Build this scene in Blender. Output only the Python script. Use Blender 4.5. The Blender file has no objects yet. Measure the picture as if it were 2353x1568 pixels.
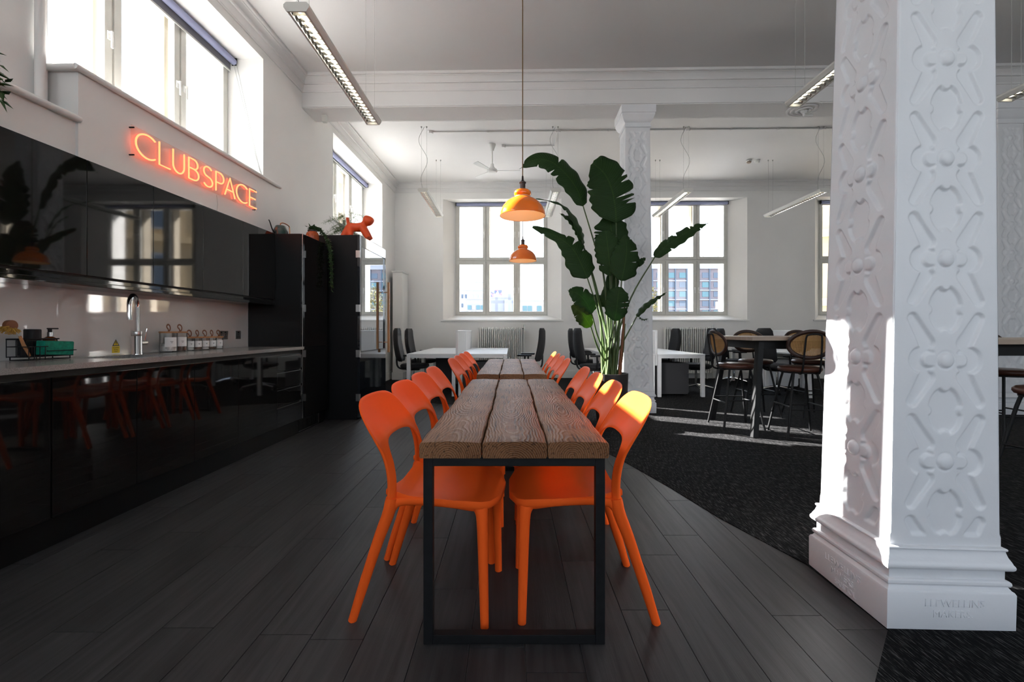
import bpy, bmesh, math, random
import numpy as np
from mathutils import Vector, Matrix, Euler

# ------------------------------------------------------------------ camera, sky, sun, exposure
S = bpy.context.scene
COL = S.collection
FPX, HOR, CX, CH = 1046.0, 760.0, 1176.5, 1.12          # focal length (px), horizon row, centre column, eye height
YAW = math.atan(23.5 / FPX)                              # room axes against the lens axis
cy_, sy_ = math.cos(YAW), math.sin(YAW)
cam = bpy.data.cameras.new('camera'); cam.lens = 36.0 * FPX / 2353.0; cam.sensor_width = 36.0; cam.sensor_fit = 'HORIZONTAL'
cam.shift_y = -(784.0 - HOR) / 2353.0; cam.clip_start = 0.05; cam.clip_end = 1000
camo = bpy.data.objects.new('camera', cam); COL.objects.link(camo)
camo.location = (0, 0, CH); camo.rotation_euler = (math.pi / 2, 0, YAW)
S.camera = camo

SKY = 2.85
W = bpy.data.worlds.new('sky'); S.world = W; W.use_nodes = True
wn = W.node_tree; wn.nodes.clear()
_o = wn.nodes.new('ShaderNodeOutputWorld'); _b = wn.nodes.new('ShaderNodeBackground')
_t = wn.nodes.new('ShaderNodeTexCoord'); _s = wn.nodes.new('ShaderNodeSeparateXYZ'); _r = wn.nodes.new('ShaderNodeValToRGB')
_r.color_ramp.elements[0].position = 0.0; _r.color_ramp.elements[0].color = (0.95, 0.98, 1.0, 1)
_r.color_ramp.elements[1].position = 0.8; _r.color_ramp.elements[1].color = (0.52, 0.71, 1.0, 1)
wn.links.new(_t.outputs['Generated'], _s.inputs[0]); wn.links.new(_s.outputs['Z'], _r.inputs[0])
wn.links.new(_r.outputs[0], _b.inputs[0]); _b.inputs[1].default_value = SKY
wn.links.new(_b.outputs[0], _o.inputs[0])

SUN_DIR = Vector((1.0, -0.525, -0.62)).normalized()       # the way the sunlight travels, in room axes
sl = bpy.data.lights.new('sun', 'SUN'); sl.energy = 36.0; sl.angle = math.radians(0.5); sl.color = (1.0, 0.955, 0.90)
so = bpy.data.objects.new('sun', sl); COL.objects.link(so)
so.rotation_euler = (-SUN_DIR).to_track_quat('Z', 'Y').to_euler(); so.location = (-20, 12, 13)

S.view_settings.view_transform = 'Standard'; S.view_settings.look = 'None'
S.view_settings.exposure = 1.0; S.view_settings.gamma = 1.0; S.view_settings.use_curve_mapping = False

rnd = random.Random(7)

# ------------------------------------------------------------------ pixel -> place helpers
def C(x, y, z=0.0):
    """lens-aligned floor coordinates -> room coordinates"""
    return Vector((x * cy_ - y * sy_, x * sy_ + y * cy_, z))
def ray(px, py):
    return C((px - CX) / FPX, 1.0, (HOR - py) / FPX)
def P(px, py, x=None, y=None, z=None, d=None):
    """point seen at a pixel, on a room plane x= / y= / z= or at lens depth d"""
    r = ray(px, py)
    if d is not None: t = d
    elif x is not None: t = x / r.x
    elif y is not None: t = y / r.y
    else: t = (z - CH) / r.z
    return Vector((r.x * t, r.y * t, CH + r.z * t))

# ------------------------------------------------------------------ materials
MATS = {}
def _new(name):
    m = bpy.data.materials.new(name); m.use_nodes = True
    nt = m.node_tree; b = nt.nodes['Principled BSDF']
    MATS[name] = m
    return m, nt, b
def setp(b, **k):
    names = dict(color='Base Color', rough='Roughness', metal='Metallic', spec='Specular IOR Level', coat='Coat Weight', crough='Coat Roughness',
                 trans='Transmission Weight', ior='IOR', emc='Emission Color', ems='Emission Strength', alpha='Alpha', sheen='Sheen Weight')
    for a, v in k.items():
        i = b.inputs[names[a]]
        if a in ('color', 'emc'): v = (v[0], v[1], v[2], 1)
        i.default_value = v
def plain(name, color, rough=0.5, **k):
    m, nt, b = _new(name); setp(b, color=color, rough=rough, **k)
    return m
def noisy(name, color, rough=0.5, amp=0.1, scale=8.0, bump=0.0, bscale=None, stretch=(1, 1, 1), **k):
    """a plain colour with gentle tonal variation and fine relief"""
    m, nt, b = _new(name); setp(b, color=color, rough=rough, **k)
    tc = nt.nodes.new('ShaderNodeTexCoord'); mp = nt.nodes.new('ShaderNodeMapping'); mp.inputs['Scale'].default_value = stretch
    nt.links.new(tc.outputs['Object'], mp.inputs[0])
    n = nt.nodes.new('ShaderNodeTexNoise'); n.inputs['Scale'].default_value = scale; n.inputs['Detail'].default_value = 4
    nt.links.new(mp.outputs[0], n.inputs[0])
    r = nt.nodes.new('ShaderNodeValToRGB')
    lo = [max(0, c * (1 - amp)) for c in color]; hi = [min(1, c * (1 + amp)) for c in color]
    r.color_ramp.elements[0].color = (*lo, 1); r.color_ramp.elements[1].color = (*hi, 1)
    r.color_ramp.elements[0].position = 0.3; r.color_ramp.elements[1].position = 0.7
    nt.links.new(n.outputs['Fac'], r.inputs[0]); nt.links.new(r.outputs[0], b.inputs['Base Color'])
    if bump:
        n2 = nt.nodes.new('ShaderNodeTexNoise'); n2.inputs['Scale'].default_value = bscale or scale * 4; n2.inputs['Detail'].default_value = 5
        nt.links.new(mp.outputs[0], n2.inputs[0])
        bp = nt.nodes.new('ShaderNodeBump'); bp.inputs['Strength'].default_value = bump; bp.inputs['Distance'].default_value = 0.004
        nt.links.new(n2.outputs['Fac'], bp.inputs['Height']); nt.links.new(bp.outputs[0], b.inputs['Normal'])
    return m
def glass(name, tint=(1, 1, 1), fac=0.06, rough=0.0):
    """thin clear sheet: mostly see-through with a mirror sheen"""
    m = bpy.data.materials.new(name); m.use_nodes = True; nt = m.node_tree; nt.nodes.clear(); MATS[name] = m
    o = nt.nodes.new('ShaderNodeOutputMaterial'); mx = nt.nodes.new('ShaderNodeMixShader')
    t = nt.nodes.new('ShaderNodeBsdfTransparent'); t.inputs[0].default_value = (*tint, 1)
    g = nt.nodes.new('ShaderNodeBsdfGlossy'); g.inputs['Roughness'].default_value = rough
    lw = nt.nodes.new('ShaderNodeLayerWeight'); lw.inputs[0].default_value = 0.15
    ma = nt.nodes.new('ShaderNodeMath'); ma.operation = 'MULTIPLY_ADD'; ma.inputs[1].default_value = 0.6; ma.inputs[2].default_value = fac * 0.4
    nt.links.new(lw.outputs['Fresnel'], ma.inputs[0]); nt.links.new(ma.outputs[0], mx.inputs[0])
    nt.links.new(t.outputs[0], mx.inputs[1]); nt.links.new(g.outputs[0], mx.inputs[2]); nt.links.new(mx.outputs[0], o.inputs[0])
    return m
def emis(name, color, strength):
    m = bpy.data.materials.new(name); m.use_nodes = True; nt = m.node_tree; nt.nodes.clear(); MATS[name] = m
    o = nt.nodes.new('ShaderNodeOutputMaterial'); e = nt.nodes.new('ShaderNodeEmission')
    e.inputs[0].default_value = (*color, 1); e.inputs[1].default_value = strength; nt.links.new(e.outputs[0], o.inputs[0])
    return m

noisy('wall_white', (0.80, 0.79, 0.77), 0.65, 0.02, 1.5, 0.10, 60)
noisy('ceiling_white', (0.76, 0.75, 0.74), 0.8, 0.02, 1.0)
noisy('plaster_white', (0.80, 0.81, 0.83), 0.42, 0.02, 5, 0.12, 70)
plain('trim_white', (0.80, 0.80, 0.78), 0.4)
noisy('sash_white', (0.62, 0.61, 0.56), 0.4, 0.05, 6)
glass('window_glass', (0.98, 0.99, 1.0))
noisy('stone', (0.46, 0.40, 0.31), 0.85, 0.18, 0.9, 0.2, 12)
plain('blind_fabric', (0.30, 0.32, 0.48), 0.8)
plain('blind_grey', (0.16, 0.16, 0.18), 0.85)
plain('gloss_charcoal', (0.0075, 0.0068, 0.0064), 0.035, spec=0.45)
plain('matt_black_panel', (0.004, 0.004, 0.0045), 0.5, spec=0.25)
plain('plinth_black', (0.004, 0.004, 0.004), 0.4, spec=0.25)
noisy('worktop_grey', (0.27, 0.26, 0.25), 0.22, 0.35, 260)
plain('splash_glass', (0.66, 0.63, 0.60), 0.04, coat=0.5)
plain('chrome', (0.78, 0.78, 0.78), 0.08, metal=1.0)
plain('steel', (0.55, 0.54, 0.52), 0.28, metal=1.0)
plain('mirror_glass', (0.60, 0.63, 0.66), 0.01, metal=1.0)
plain('door_black_gloss', (0.012, 0.014, 0.018), 0.05, spec=0.9, coat=0.6)
plain('orange_plastic', (0.94, 0.124, 0.018), 0.42, spec=0.02)
plain('orange_matt', (0.72, 0.075, 0.006), 0.55)
plain('orange_enamel', (0.85, 0.17, 0.006), 0.08, coat=0.6)
plain('shade_inside', (0.86, 0.66, 0.48), 0.45)
plain('bronze', (0.06, 0.04, 0.035), 0.3, metal=0.8)
plain('cord_gold', (0.16, 0.09, 0.03), 0.8)
noisy('frame_black', (0.0065, 0.0068, 0.0075), 0.5, 0.3, 30, spec=0.3)
plain('black_plastic', (0.007, 0.007, 0.008), 0.5, spec=0.25)
noisy('black_fabric', (0.012, 0.012, 0.014), 0.8, 0.2, 80)
plain('desk_white', (0.78, 0.79, 0.80), 0.35)
plain('screen_fabric', (0.62, 0.62, 0.62), 0.9)
plain('dark_pedestal', (0.05, 0.05, 0.055), 0.6)
plain('radiator_white', (0.82, 0.81, 0.77), 0.4)
plain('luminaire_white', (0.66, 0.66, 0.62), 0.5)
plain('louvre_metal', (0.75, 0.74, 0.70), 0.16, metal=1.0)
emis('tube_light', (1.0, 0.90, 0.74), 7.0)
plain('wire_grey', (0.45, 0.45, 0.43), 0.5)
plain('fan_white', (0.75, 0.75, 0.72), 0.4)
emis('neon', (1.0, 0.14, 0.052), 2.7)
emis('bulb', (1.0, 0.66, 0.36), 5.0)
m = glass('acrylic', (1.0, 0.93, 0.90), 0.05)
plain('pot_dark', (0.030, 0.024, 0.022), 0.5)
noisy('soil', (0.05, 0.035, 0.025), 0.95, 0.4, 40)
noisy('stem_green', (0.055, 0.095, 0.022), 0.5, 0.4, 6, stretch=(3, 3, .5))
plain('leather_brown', (0.085, 0.030, 0.018), 0.33)
plain('dark_wood', (0.035, 0.014, 0.009), 0.4)
plain('cane', (0.45, 0.25, 0.09), 0.6)
noisy('bar_top', (0.42, 0.33, 0.26), 0.42, 0.12, 3, stretch=(1, 14, 4))
plain('bottle_green', (0.012, 0.035, 0.028), 0.08, coat=0.5)
plain('copper', (0.55, 0.22, 0.09), 0.25, metal=1.0)
noisy('orange_glass', (0.34, 0.055, 0.008), 0.2, 0.3, 40)
noisy('sponge_green', (0.0, 0.19, 0.12), 0.9, 0.3, 60, 0.5, 90)
plain('amber', (0.13, 0.03, 0.004), 0.12)
plain('wood_light', (0.42, 0.20, 0.08), 0.5)
noisy('bristle', (0.48, 0.28, 0.05), 0.9, 0.4, 70)
plain('leather_tan', (0.20, 0.07, 0.025), 0.55)
glass('jar_glass', (0.96, 0.97, 0.97), 0.10)
plain('paper', (0.82, 0.82, 0.80), 0.7)
plain('ink', (0.03, 0.03, 0.03), 0.7)
plain('yellow_label', (0.80, 0.58, 0.0), 0.4)
noisy('tea', (0.12, 0.045, 0.02), 0.9, 0.6, 60)
noisy('sugar', (0.6, 0.58, 0.55), 0.9, 0.5, 40)
plain('wall_pale', (0.30, 0.31, 0.34), 0.9)
noisy('stone_far', (0.42, 0.31, 0.18), 0.9, 0.2, 0.5)
plain('satin_charcoal', (0.006, 0.006, 0.0062), 0.32, spec=0.3)
plain('wall_grey', (0.23, 0.235, 0.26), 0.9)
noisy('brick_grey', (0.135, 0.118, 0.130), 0.9, 0.12, 0.6)
plain('pane_teal', (0.05, 0.125, 0.15), 0.3)
plain('pane_blue', (0.05, 0.075, 0.11), 0.3)
plain('concrete_pale', (0.25, 0.255, 0.28), 0.9)
noisy('asphalt', (0.30, 0.29, 0.28), 0.9, 0.1, 0.2)
noisy('tree_leaf', (0.15, 0.135, 0.05), 0.9, 0.4, 0.8)

def make_leaf_mat(name, base, tip, tl=0.25):
    m, nt, b = _new(name); setp(b, rough=0.42, spec=0.25)
    uv = nt.nodes.new('ShaderNodeUVMap'); uv.uv_map = 'UVMap'
    sp = nt.nodes.new('ShaderNodeSeparateXYZ'); nt.links.new(uv.outputs[0], sp.inputs[0])
    # veins run out from the midrib: fold the cross coordinate and slant the waves
    ab = nt.nodes.new('ShaderNodeMath'); ab.operation = 'ABSOLUTE'; nt.links.new(sp.outputs['Y'], ab.inputs[0])
    md = nt.nodes.new('ShaderNodeMath'); md.operation = 'MULTIPLY_ADD'; md.inputs[1].default_value = -0.06
    nt.links.new(ab.outputs[0], md.inputs[0]); nt.links.new(sp.outputs['X'], md.inputs[2])
    sn = nt.nodes.new('ShaderNodeMath'); sn.operation = 'MULTIPLY'; sn.inputs[1].default_value = 230; nt.links.new(md.outputs[0], sn.inputs[0])
    si = nt.nodes.new('ShaderNodeMath'); si.operation = 'SINE'; nt.links.new(sn.outputs[0], si.inputs[0])
    r = nt.nodes.new('ShaderNodeMapRange'); r.inputs['From Min'].default_value = -1; r.inputs['From Max'].default_value = 1
    nt.links.new(si.outputs[0], r.inputs['Value'])
    mx = nt.nodes.new('ShaderNodeMix'); mx.data_type = 'RGBA'; mx.inputs[6].default_value = (*base, 1); mx.inputs[7].default_value = (*tip, 1)
    nt.links.new(r.outputs[0], mx.inputs[0])
    rib = nt.nodes.new('ShaderNodeMath'); rib.operation = 'LESS_THAN'; rib.inputs[1].default_value = 0.035; nt.links.new(ab.outputs[0], rib.inputs[0])
    m2 = nt.nodes.new('ShaderNodeMix'); m2.data_type = 'RGBA'; m2.inputs[7].default_value = (base[0] * 2.6, base[1] * 2.0, base[2] * 1.6, 1)
    nt.links.new(rib.outputs[0], m2.inputs[0]); nt.links.new(mx.outputs[2], m2.inputs[6])
    nt.links.new(m2.outputs[2], b.inputs['Base Color'])
    bp = nt.nodes.new('ShaderNodeBump'); bp.inputs['Strength'].default_value = 0.35; bp.inputs['Distance'].default_value = 0.004
    nt.links.new(si.outputs[0], bp.inputs['Height']); nt.links.new(bp.outputs[0], b.inputs['Normal'])
    t = nt.nodes.new('ShaderNodeBsdfTranslucent'); t.inputs[0].default_value = (base[0] * 3, base[1] * 3.2, base[2] * 1.5, 1)
    ms = nt.nodes.new('ShaderNodeMixShader'); ms.inputs[0].default_value = tl
    out = nt.nodes['Material Output']
    nt.links.new(b.outputs[0], ms.inputs[1]); nt.links.new(t.outputs[0], ms.inputs[2]); nt.links.new(ms.outputs[0], out.inputs[0])
make_leaf_mat('leaf_dark', (0.018, 0.050, 0.012), (0.027, 0.068, 0.017), 0.22)
make_leaf_mat('leaf_pale', (0.045, 0.078, 0.012), (0.06, 0.09, 0.018), 0.3)
plain('leaf_small', (0.035, 0.085, 0.022), 0.45)
plain('fern_green', (0.12, 0.19, 0.055), 0.6)

def mat_floor_plank():
    m, nt, b = _new('floor_vinyl'); setp(b, rough=0.48, spec=0.28)
    tc = nt.nodes.new('ShaderNodeTexCoord'); oi = nt.nodes.new('ShaderNodeObjectInfo')
    ad = nt.nodes.new('ShaderNodeVectorMath'); ad.operation = 'ADD'
    sc = nt.nodes.new('ShaderNodeVectorMath'); sc.operation = 'SCALE'; sc.inputs[3].default_value = 37.0
    cb = nt.nodes.new('ShaderNodeCombineXYZ'); nt.links.new(oi.outputs['Random'], cb.inputs[0]); nt.links.new(oi.outputs['Random'], cb.inputs[1])
    nt.links.new(cb.outputs[0], sc.inputs[0]); nt.links.new(tc.outputs['Object'], ad.inputs[0]); nt.links.new(sc.outputs[0], ad.inputs[1])
    mp = nt.nodes.new('ShaderNodeMapping'); mp.inputs['Scale'].default_value = (16, 0.9, 1); nt.links.new(ad.outputs[0], mp.inputs[0])
    n = nt.nodes.new('ShaderNodeTexNoise'); n.inputs['Scale'].default_value = 2.2; n.inputs['Detail'].default_value = 8; n.inputs['Distortion'].default_value = 0.6
    nt.links.new(mp.outputs[0], n.inputs[0])
    r = nt.nodes.new('ShaderNodeValToRGB')
    r.color_ramp.elements[0].position = 0.30; r.color_ramp.elements[0].color = (0.020, 0.0185, 0.019, 1)
    r.color_ramp.elements[1].position = 0.72; r.color_ramp.elements[1].color = (0.047, 0.0445, 0.045, 1)
    nt.links.new(n.outputs['Fac'], r.inputs[0])
    mr = nt.nodes.new('ShaderNodeMapRange'); mr.inputs['To Min'].default_value = 0.85; mr.inputs['To Max'].default_value = 1.15
    nt.links.new(oi.outputs['Random'], mr.inputs['Value'])
    vm = nt.nodes.new('ShaderNodeVectorMath'); vm.operation = 'SCALE'; nt.links.new(r.outputs[0], vm.inputs[0]); nt.links.new(mr.outputs[0], vm.inputs[3])
    nt.links.new(vm.outputs[0], b.inputs['Base Color'])
    mp2 = nt.nodes.new('ShaderNodeMapping'); mp2.inputs['Scale'].default_value = (60, 2.5, 1); nt.links.new(ad.outputs[0], mp2.inputs[0])
    n2 = nt.nodes.new('ShaderNodeTexNoise'); n2.inputs['Scale'].default_value = 5; n2.inputs['Detail'].default_value = 3; nt.links.new(mp2.outputs[0], n2.inputs[0])
    bp = nt.nodes.new('ShaderNodeBump'); bp.inputs['Strength'].default_value = 0.35; bp.inputs['Distance'].default_value = 0.0015
    nt.links.new(n2.outputs['Fac'], bp.inputs['Height']); nt.links.new(bp.outputs[0], b.inputs['Normal'])
mat_floor_plank()

def mat_carpet():
    m, nt, b = _new('carpet_black'); setp(b, rough=0.95, spec=0.1)
    tc = nt.nodes.new('ShaderNodeTexCoord')
    mr0 = nt.nodes.new('ShaderNodeMapping'); mr0.inputs['Rotation'].default_value = (0, 0, -YAW); nt.links.new(tc.outputs['Object'], mr0.inputs[0])
    mp = nt.nodes.new('ShaderNodeMapping'); mp.inputs['Scale'].default_value = (190, 15, 1); nt.links.new(mr0.outputs[0], mp.inputs[0])
    n = nt.nodes.new('ShaderNodeTexNoise'); n.inputs['Scale'].default_value = 1.0; n.inputs['Detail'].default_value = 2.5; n.inputs['Roughness'].default_value = 0.65
    nt.links.new(mp.outputs[0], n.inputs[0])
    r = nt.nodes.new('ShaderNodeValToRGB')
    r.color_ramp.elements[0].position = 0.52; r.color_ramp.elements[0].color = (0.0045, 0.0045, 0.005, 1)
    r.color_ramp.elements[1].position = 0.78; r.color_ramp.elements[1].color = (0.12, 0.118, 0.118, 1)
    nt.links.new(n.outputs['Fac'], r.inputs[0]); nt.links.new(r.outputs[0], b.inputs['Base Color'])
    bp = nt.nodes.new('ShaderNodeBump'); bp.inputs['Strength'].default_value = 0.5; bp.inputs['Distance'].default_value = 0.003
    nt.links.new(n.outputs['Fac'], bp.inputs['Height']); nt.links.new(bp.outputs[0], b.inputs['Normal'])
mat_carpet()

def mat_table_wood():
    m, nt, b = _new('rustic_wood'); setp(b, rough=0.5, spec=0.10)
    tc = nt.nodes.new('ShaderNodeTexCoord'); oi = nt.nodes.new('ShaderNodeObjectInfo')
    cb = nt.nodes.new('ShaderNodeCombineXYZ'); 
    for k in range(3): nt.links.new(oi.outputs['Random'], cb.inputs[k])
    sc = nt.nodes.new('ShaderNodeVectorMath'); sc.operation = 'SCALE'; sc.inputs[3].default_value = 23.0; nt.links.new(cb.outputs[0], sc.inputs[0])
    ad = nt.nodes.new('ShaderNodeVectorMath'); nt.links.new(tc.outputs['Object'], ad.inputs[0]); nt.links.new(sc.outputs[0], ad.inputs[1])
    # growth rings of a log, cut lengthwise: cathedrals on the face, arcs on the end
    sx = nt.nodes.new('ShaderNodeSeparateXYZ'); nt.links.new(tc.outputs['Object'], sx.inputs[0])
    def M(op, a, b=None, c=None):
        n = nt.nodes.new('ShaderNodeMath'); n.operation = op
        for k, q in enumerate((a, b, c)):
            if q is None: continue
            if isinstance(q, (int, float)): n.inputs[k].default_value = q
            else: nt.links.new(q, n.inputs[k])
        return n.outputs[0]
    rn = M('MULTIPLY', oi.outputs['Random'], 50.0); yy = M('MULTIPLY_ADD', sx.outputs['Y'], 1.15, rn)
    def N1(off):
        n = nt.nodes.new('ShaderNodeTexNoise'); n.noise_dimensions = '1D'; n.inputs['Scale'].default_value = 1.0; n.inputs['Detail'].default_value = 1.5
        nt.links.new(M('ADD', yy, off), n.inputs['W']); return M('SUBTRACT', n.outputs['Fac'], 0.5)
    xc = M('MULTIPLY_ADD', N1(3.7), 0.16, sx.outputs['X']); zc = M('ADD', M('MULTIPLY_ADD', N1(9.1), 0.16, sx.outputs['Z']), 0.055)
    wn2 = nt.nodes.new('ShaderNodeTexNoise'); wn2.inputs['Scale'].default_value = 14; nt.links.new(ad.outputs[0], wn2.inputs[0])
    rr_ = M('SQRT', M('ADD', M('MULTIPLY', xc, xc), M('MULTIPLY', zc, zc))); rr_ = M('MULTIPLY_ADD', wn2.outputs['Fac'], 0.012, rr_)
    si = nt.nodes.new('ShaderNodeMath'); si.operation = 'SINE'; nt.links.new(M('MULTIPLY', rr_, 820.0), si.inputs[0])
    # dry fibre streaks
    mp2 = nt.nodes.new('ShaderNodeMapping'); mp2.inputs['Scale'].default_value = (60, 3, 60); nt.links.new(ad.outputs[0], mp2.inputs[0])
    n2 = nt.nodes.new('ShaderNodeTexNoise'); n2.inputs['Scale'].default_value = 2.0; n2.inputs['Detail'].default_value = 6; nt.links.new(mp2.outputs[0], n2.inputs[0])
    # broad tone: grey-worn against red-brown
    n3 = nt.nodes.new('ShaderNodeTexNoise'); n3.inputs['Scale'].default_value = 3.2; n3.inputs['Detail'].default_value = 3; nt.links.new(ad.outputs[0], n3.inputs[0])
    r3 = nt.nodes.new('ShaderNodeValToRGB')
    r3.color_ramp.elements[0].position = 0.35; r3.color_ramp.elements[0].color = (0.150, 0.060, 0.022, 1)
    r3.color_ramp.elements[1].position = 0.68; r3.color_ramp.elements[1].color = (0.26, 0.125, 0.058, 1)
    nt.links.new(n3.outputs['Fac'], r3.inputs[0])
    r1 = nt.nodes.new('ShaderNodeMapRange'); r1.inputs['From Min'].default_value = 0.45; r1.inputs['From Max'].default_value = 1.0; r1.inputs['To Min'].default_value = 0.0; r1.inputs['To Max'].default_value = 0.36
    nt.links.new(si.outputs[0], r1.inputs['Value'])
    mx = nt.nodes.new('ShaderNodeMix'); mx.data_type = 'RGBA'; mx.inputs[7].default_value = (0.40, 0.28, 0.20, 1)
    nt.links.new(r1.outputs[0], mx.inputs[0]); nt.links.new(r3.outputs[0], mx.inputs[6])
    r2 = nt.nodes.new('ShaderNodeMapRange'); r2.inputs['From Min'].default_value = 0.30; r2.inputs['From Max'].default_value = 0.46; r2.inputs['To Min'].default_value = 0.85; r2.inputs['To Max'].default_value = 0.0
    nt.links.new(n2.outputs['Fac'], r2.inputs['Value'])
    m2 = nt.nodes.new('ShaderNodeMix'); m2.data_type = 'RGBA'; m2.inputs[7].default_value = (0.030, 0.014, 0.008, 1)
    nt.links.new(r2.outputs[0], m2.inputs[0]); nt.links.new(mx.outputs[2], m2.inputs[6]); nt.links.new(m2.outputs[2], b.inputs['Base Color'])
    mh = nt.nodes.new('ShaderNodeMath'); mh.operation = 'MULTIPLY_ADD'; mh.inputs[1].default_value = 0.25
    nt.links.new(si.outputs[0], mh.inputs[0]); nt.links.new(n2.outputs['Fac'], mh.inputs[2])
    bp = nt.nodes.new('ShaderNodeBump'); bp.inputs['Strength'].default_value = 0.7; bp.inputs['Distance'].default_value = 0.004
    nt.links.new(mh.outputs[0], bp.inputs['Height']); nt.links.new(bp.outputs[0], b.inputs['Normal'])
mat_table_wood()

def mat_mural():
    m, nt, b = _new('mural_paint'); setp(b, rough=0.8)
    tc = nt.nodes.new('ShaderNodeTexCoord')
    v = nt.nodes.new('ShaderNodeTexVoronoi'); v.inputs['Scale'].default_value = 1.4; nt.links.new(tc.outputs['Object'], v.inputs[0])
    sp = nt.nodes.new('ShaderNodeSeparateColor'); nt.links.new(v.outputs['Color'], sp.inputs[0])
    r = nt.nodes.new('ShaderNodeValToRGB'); r.color_ramp.interpolation = 'CONSTANT'
    cs = [(0, (0.6, 0.16, 0.17)), (0.25, (0.08, 0.10, 0.16)), (0.45, (0.7, 0.45, 0.46)), (0.65, (0.45, 0.55, 0.65)), (0.85, (0.10, 0.12, 0.2))]
    while len(r.color_ramp.elements) < len(cs): r.color_ramp.elements.new(0.5)
    for e, (p, c) in zip(r.color_ramp.elements, cs): e.position = p; e.color = (*c, 1)
    nt.links.new(sp.outputs[0], r.inputs[0]); nt.links.new(r.outputs[0], b.inputs['Base Color'])
mat_mural()

# ------------------------------------------------------------------ mesh building
def catmull(pts, n):
    """smooth polyline through points; n samples in all"""
    p = [np.array(q, float) for q in pts]; k = len(p) - 1; out = []
    for i in range(n):
        t = i / (n - 1) * k; j = min(int(t), k - 1); f = t - j
        a = p[j - 1] if j > 0 else 2 * p[0] - p[1]; b_, c_ = p[j], p[j + 1]; d_ = p[j + 2] if j + 2 <= k else 2 * p[k] - p[k - 1]
        out.append(0.5 * (2 * b_ + (c_ - a) * f + (2 * a - 5 * b_ + 4 * c_ - d_) * f * f + (3 * b_ - a - 3 * c_ + d_) * f ** 3))
    return out

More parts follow.
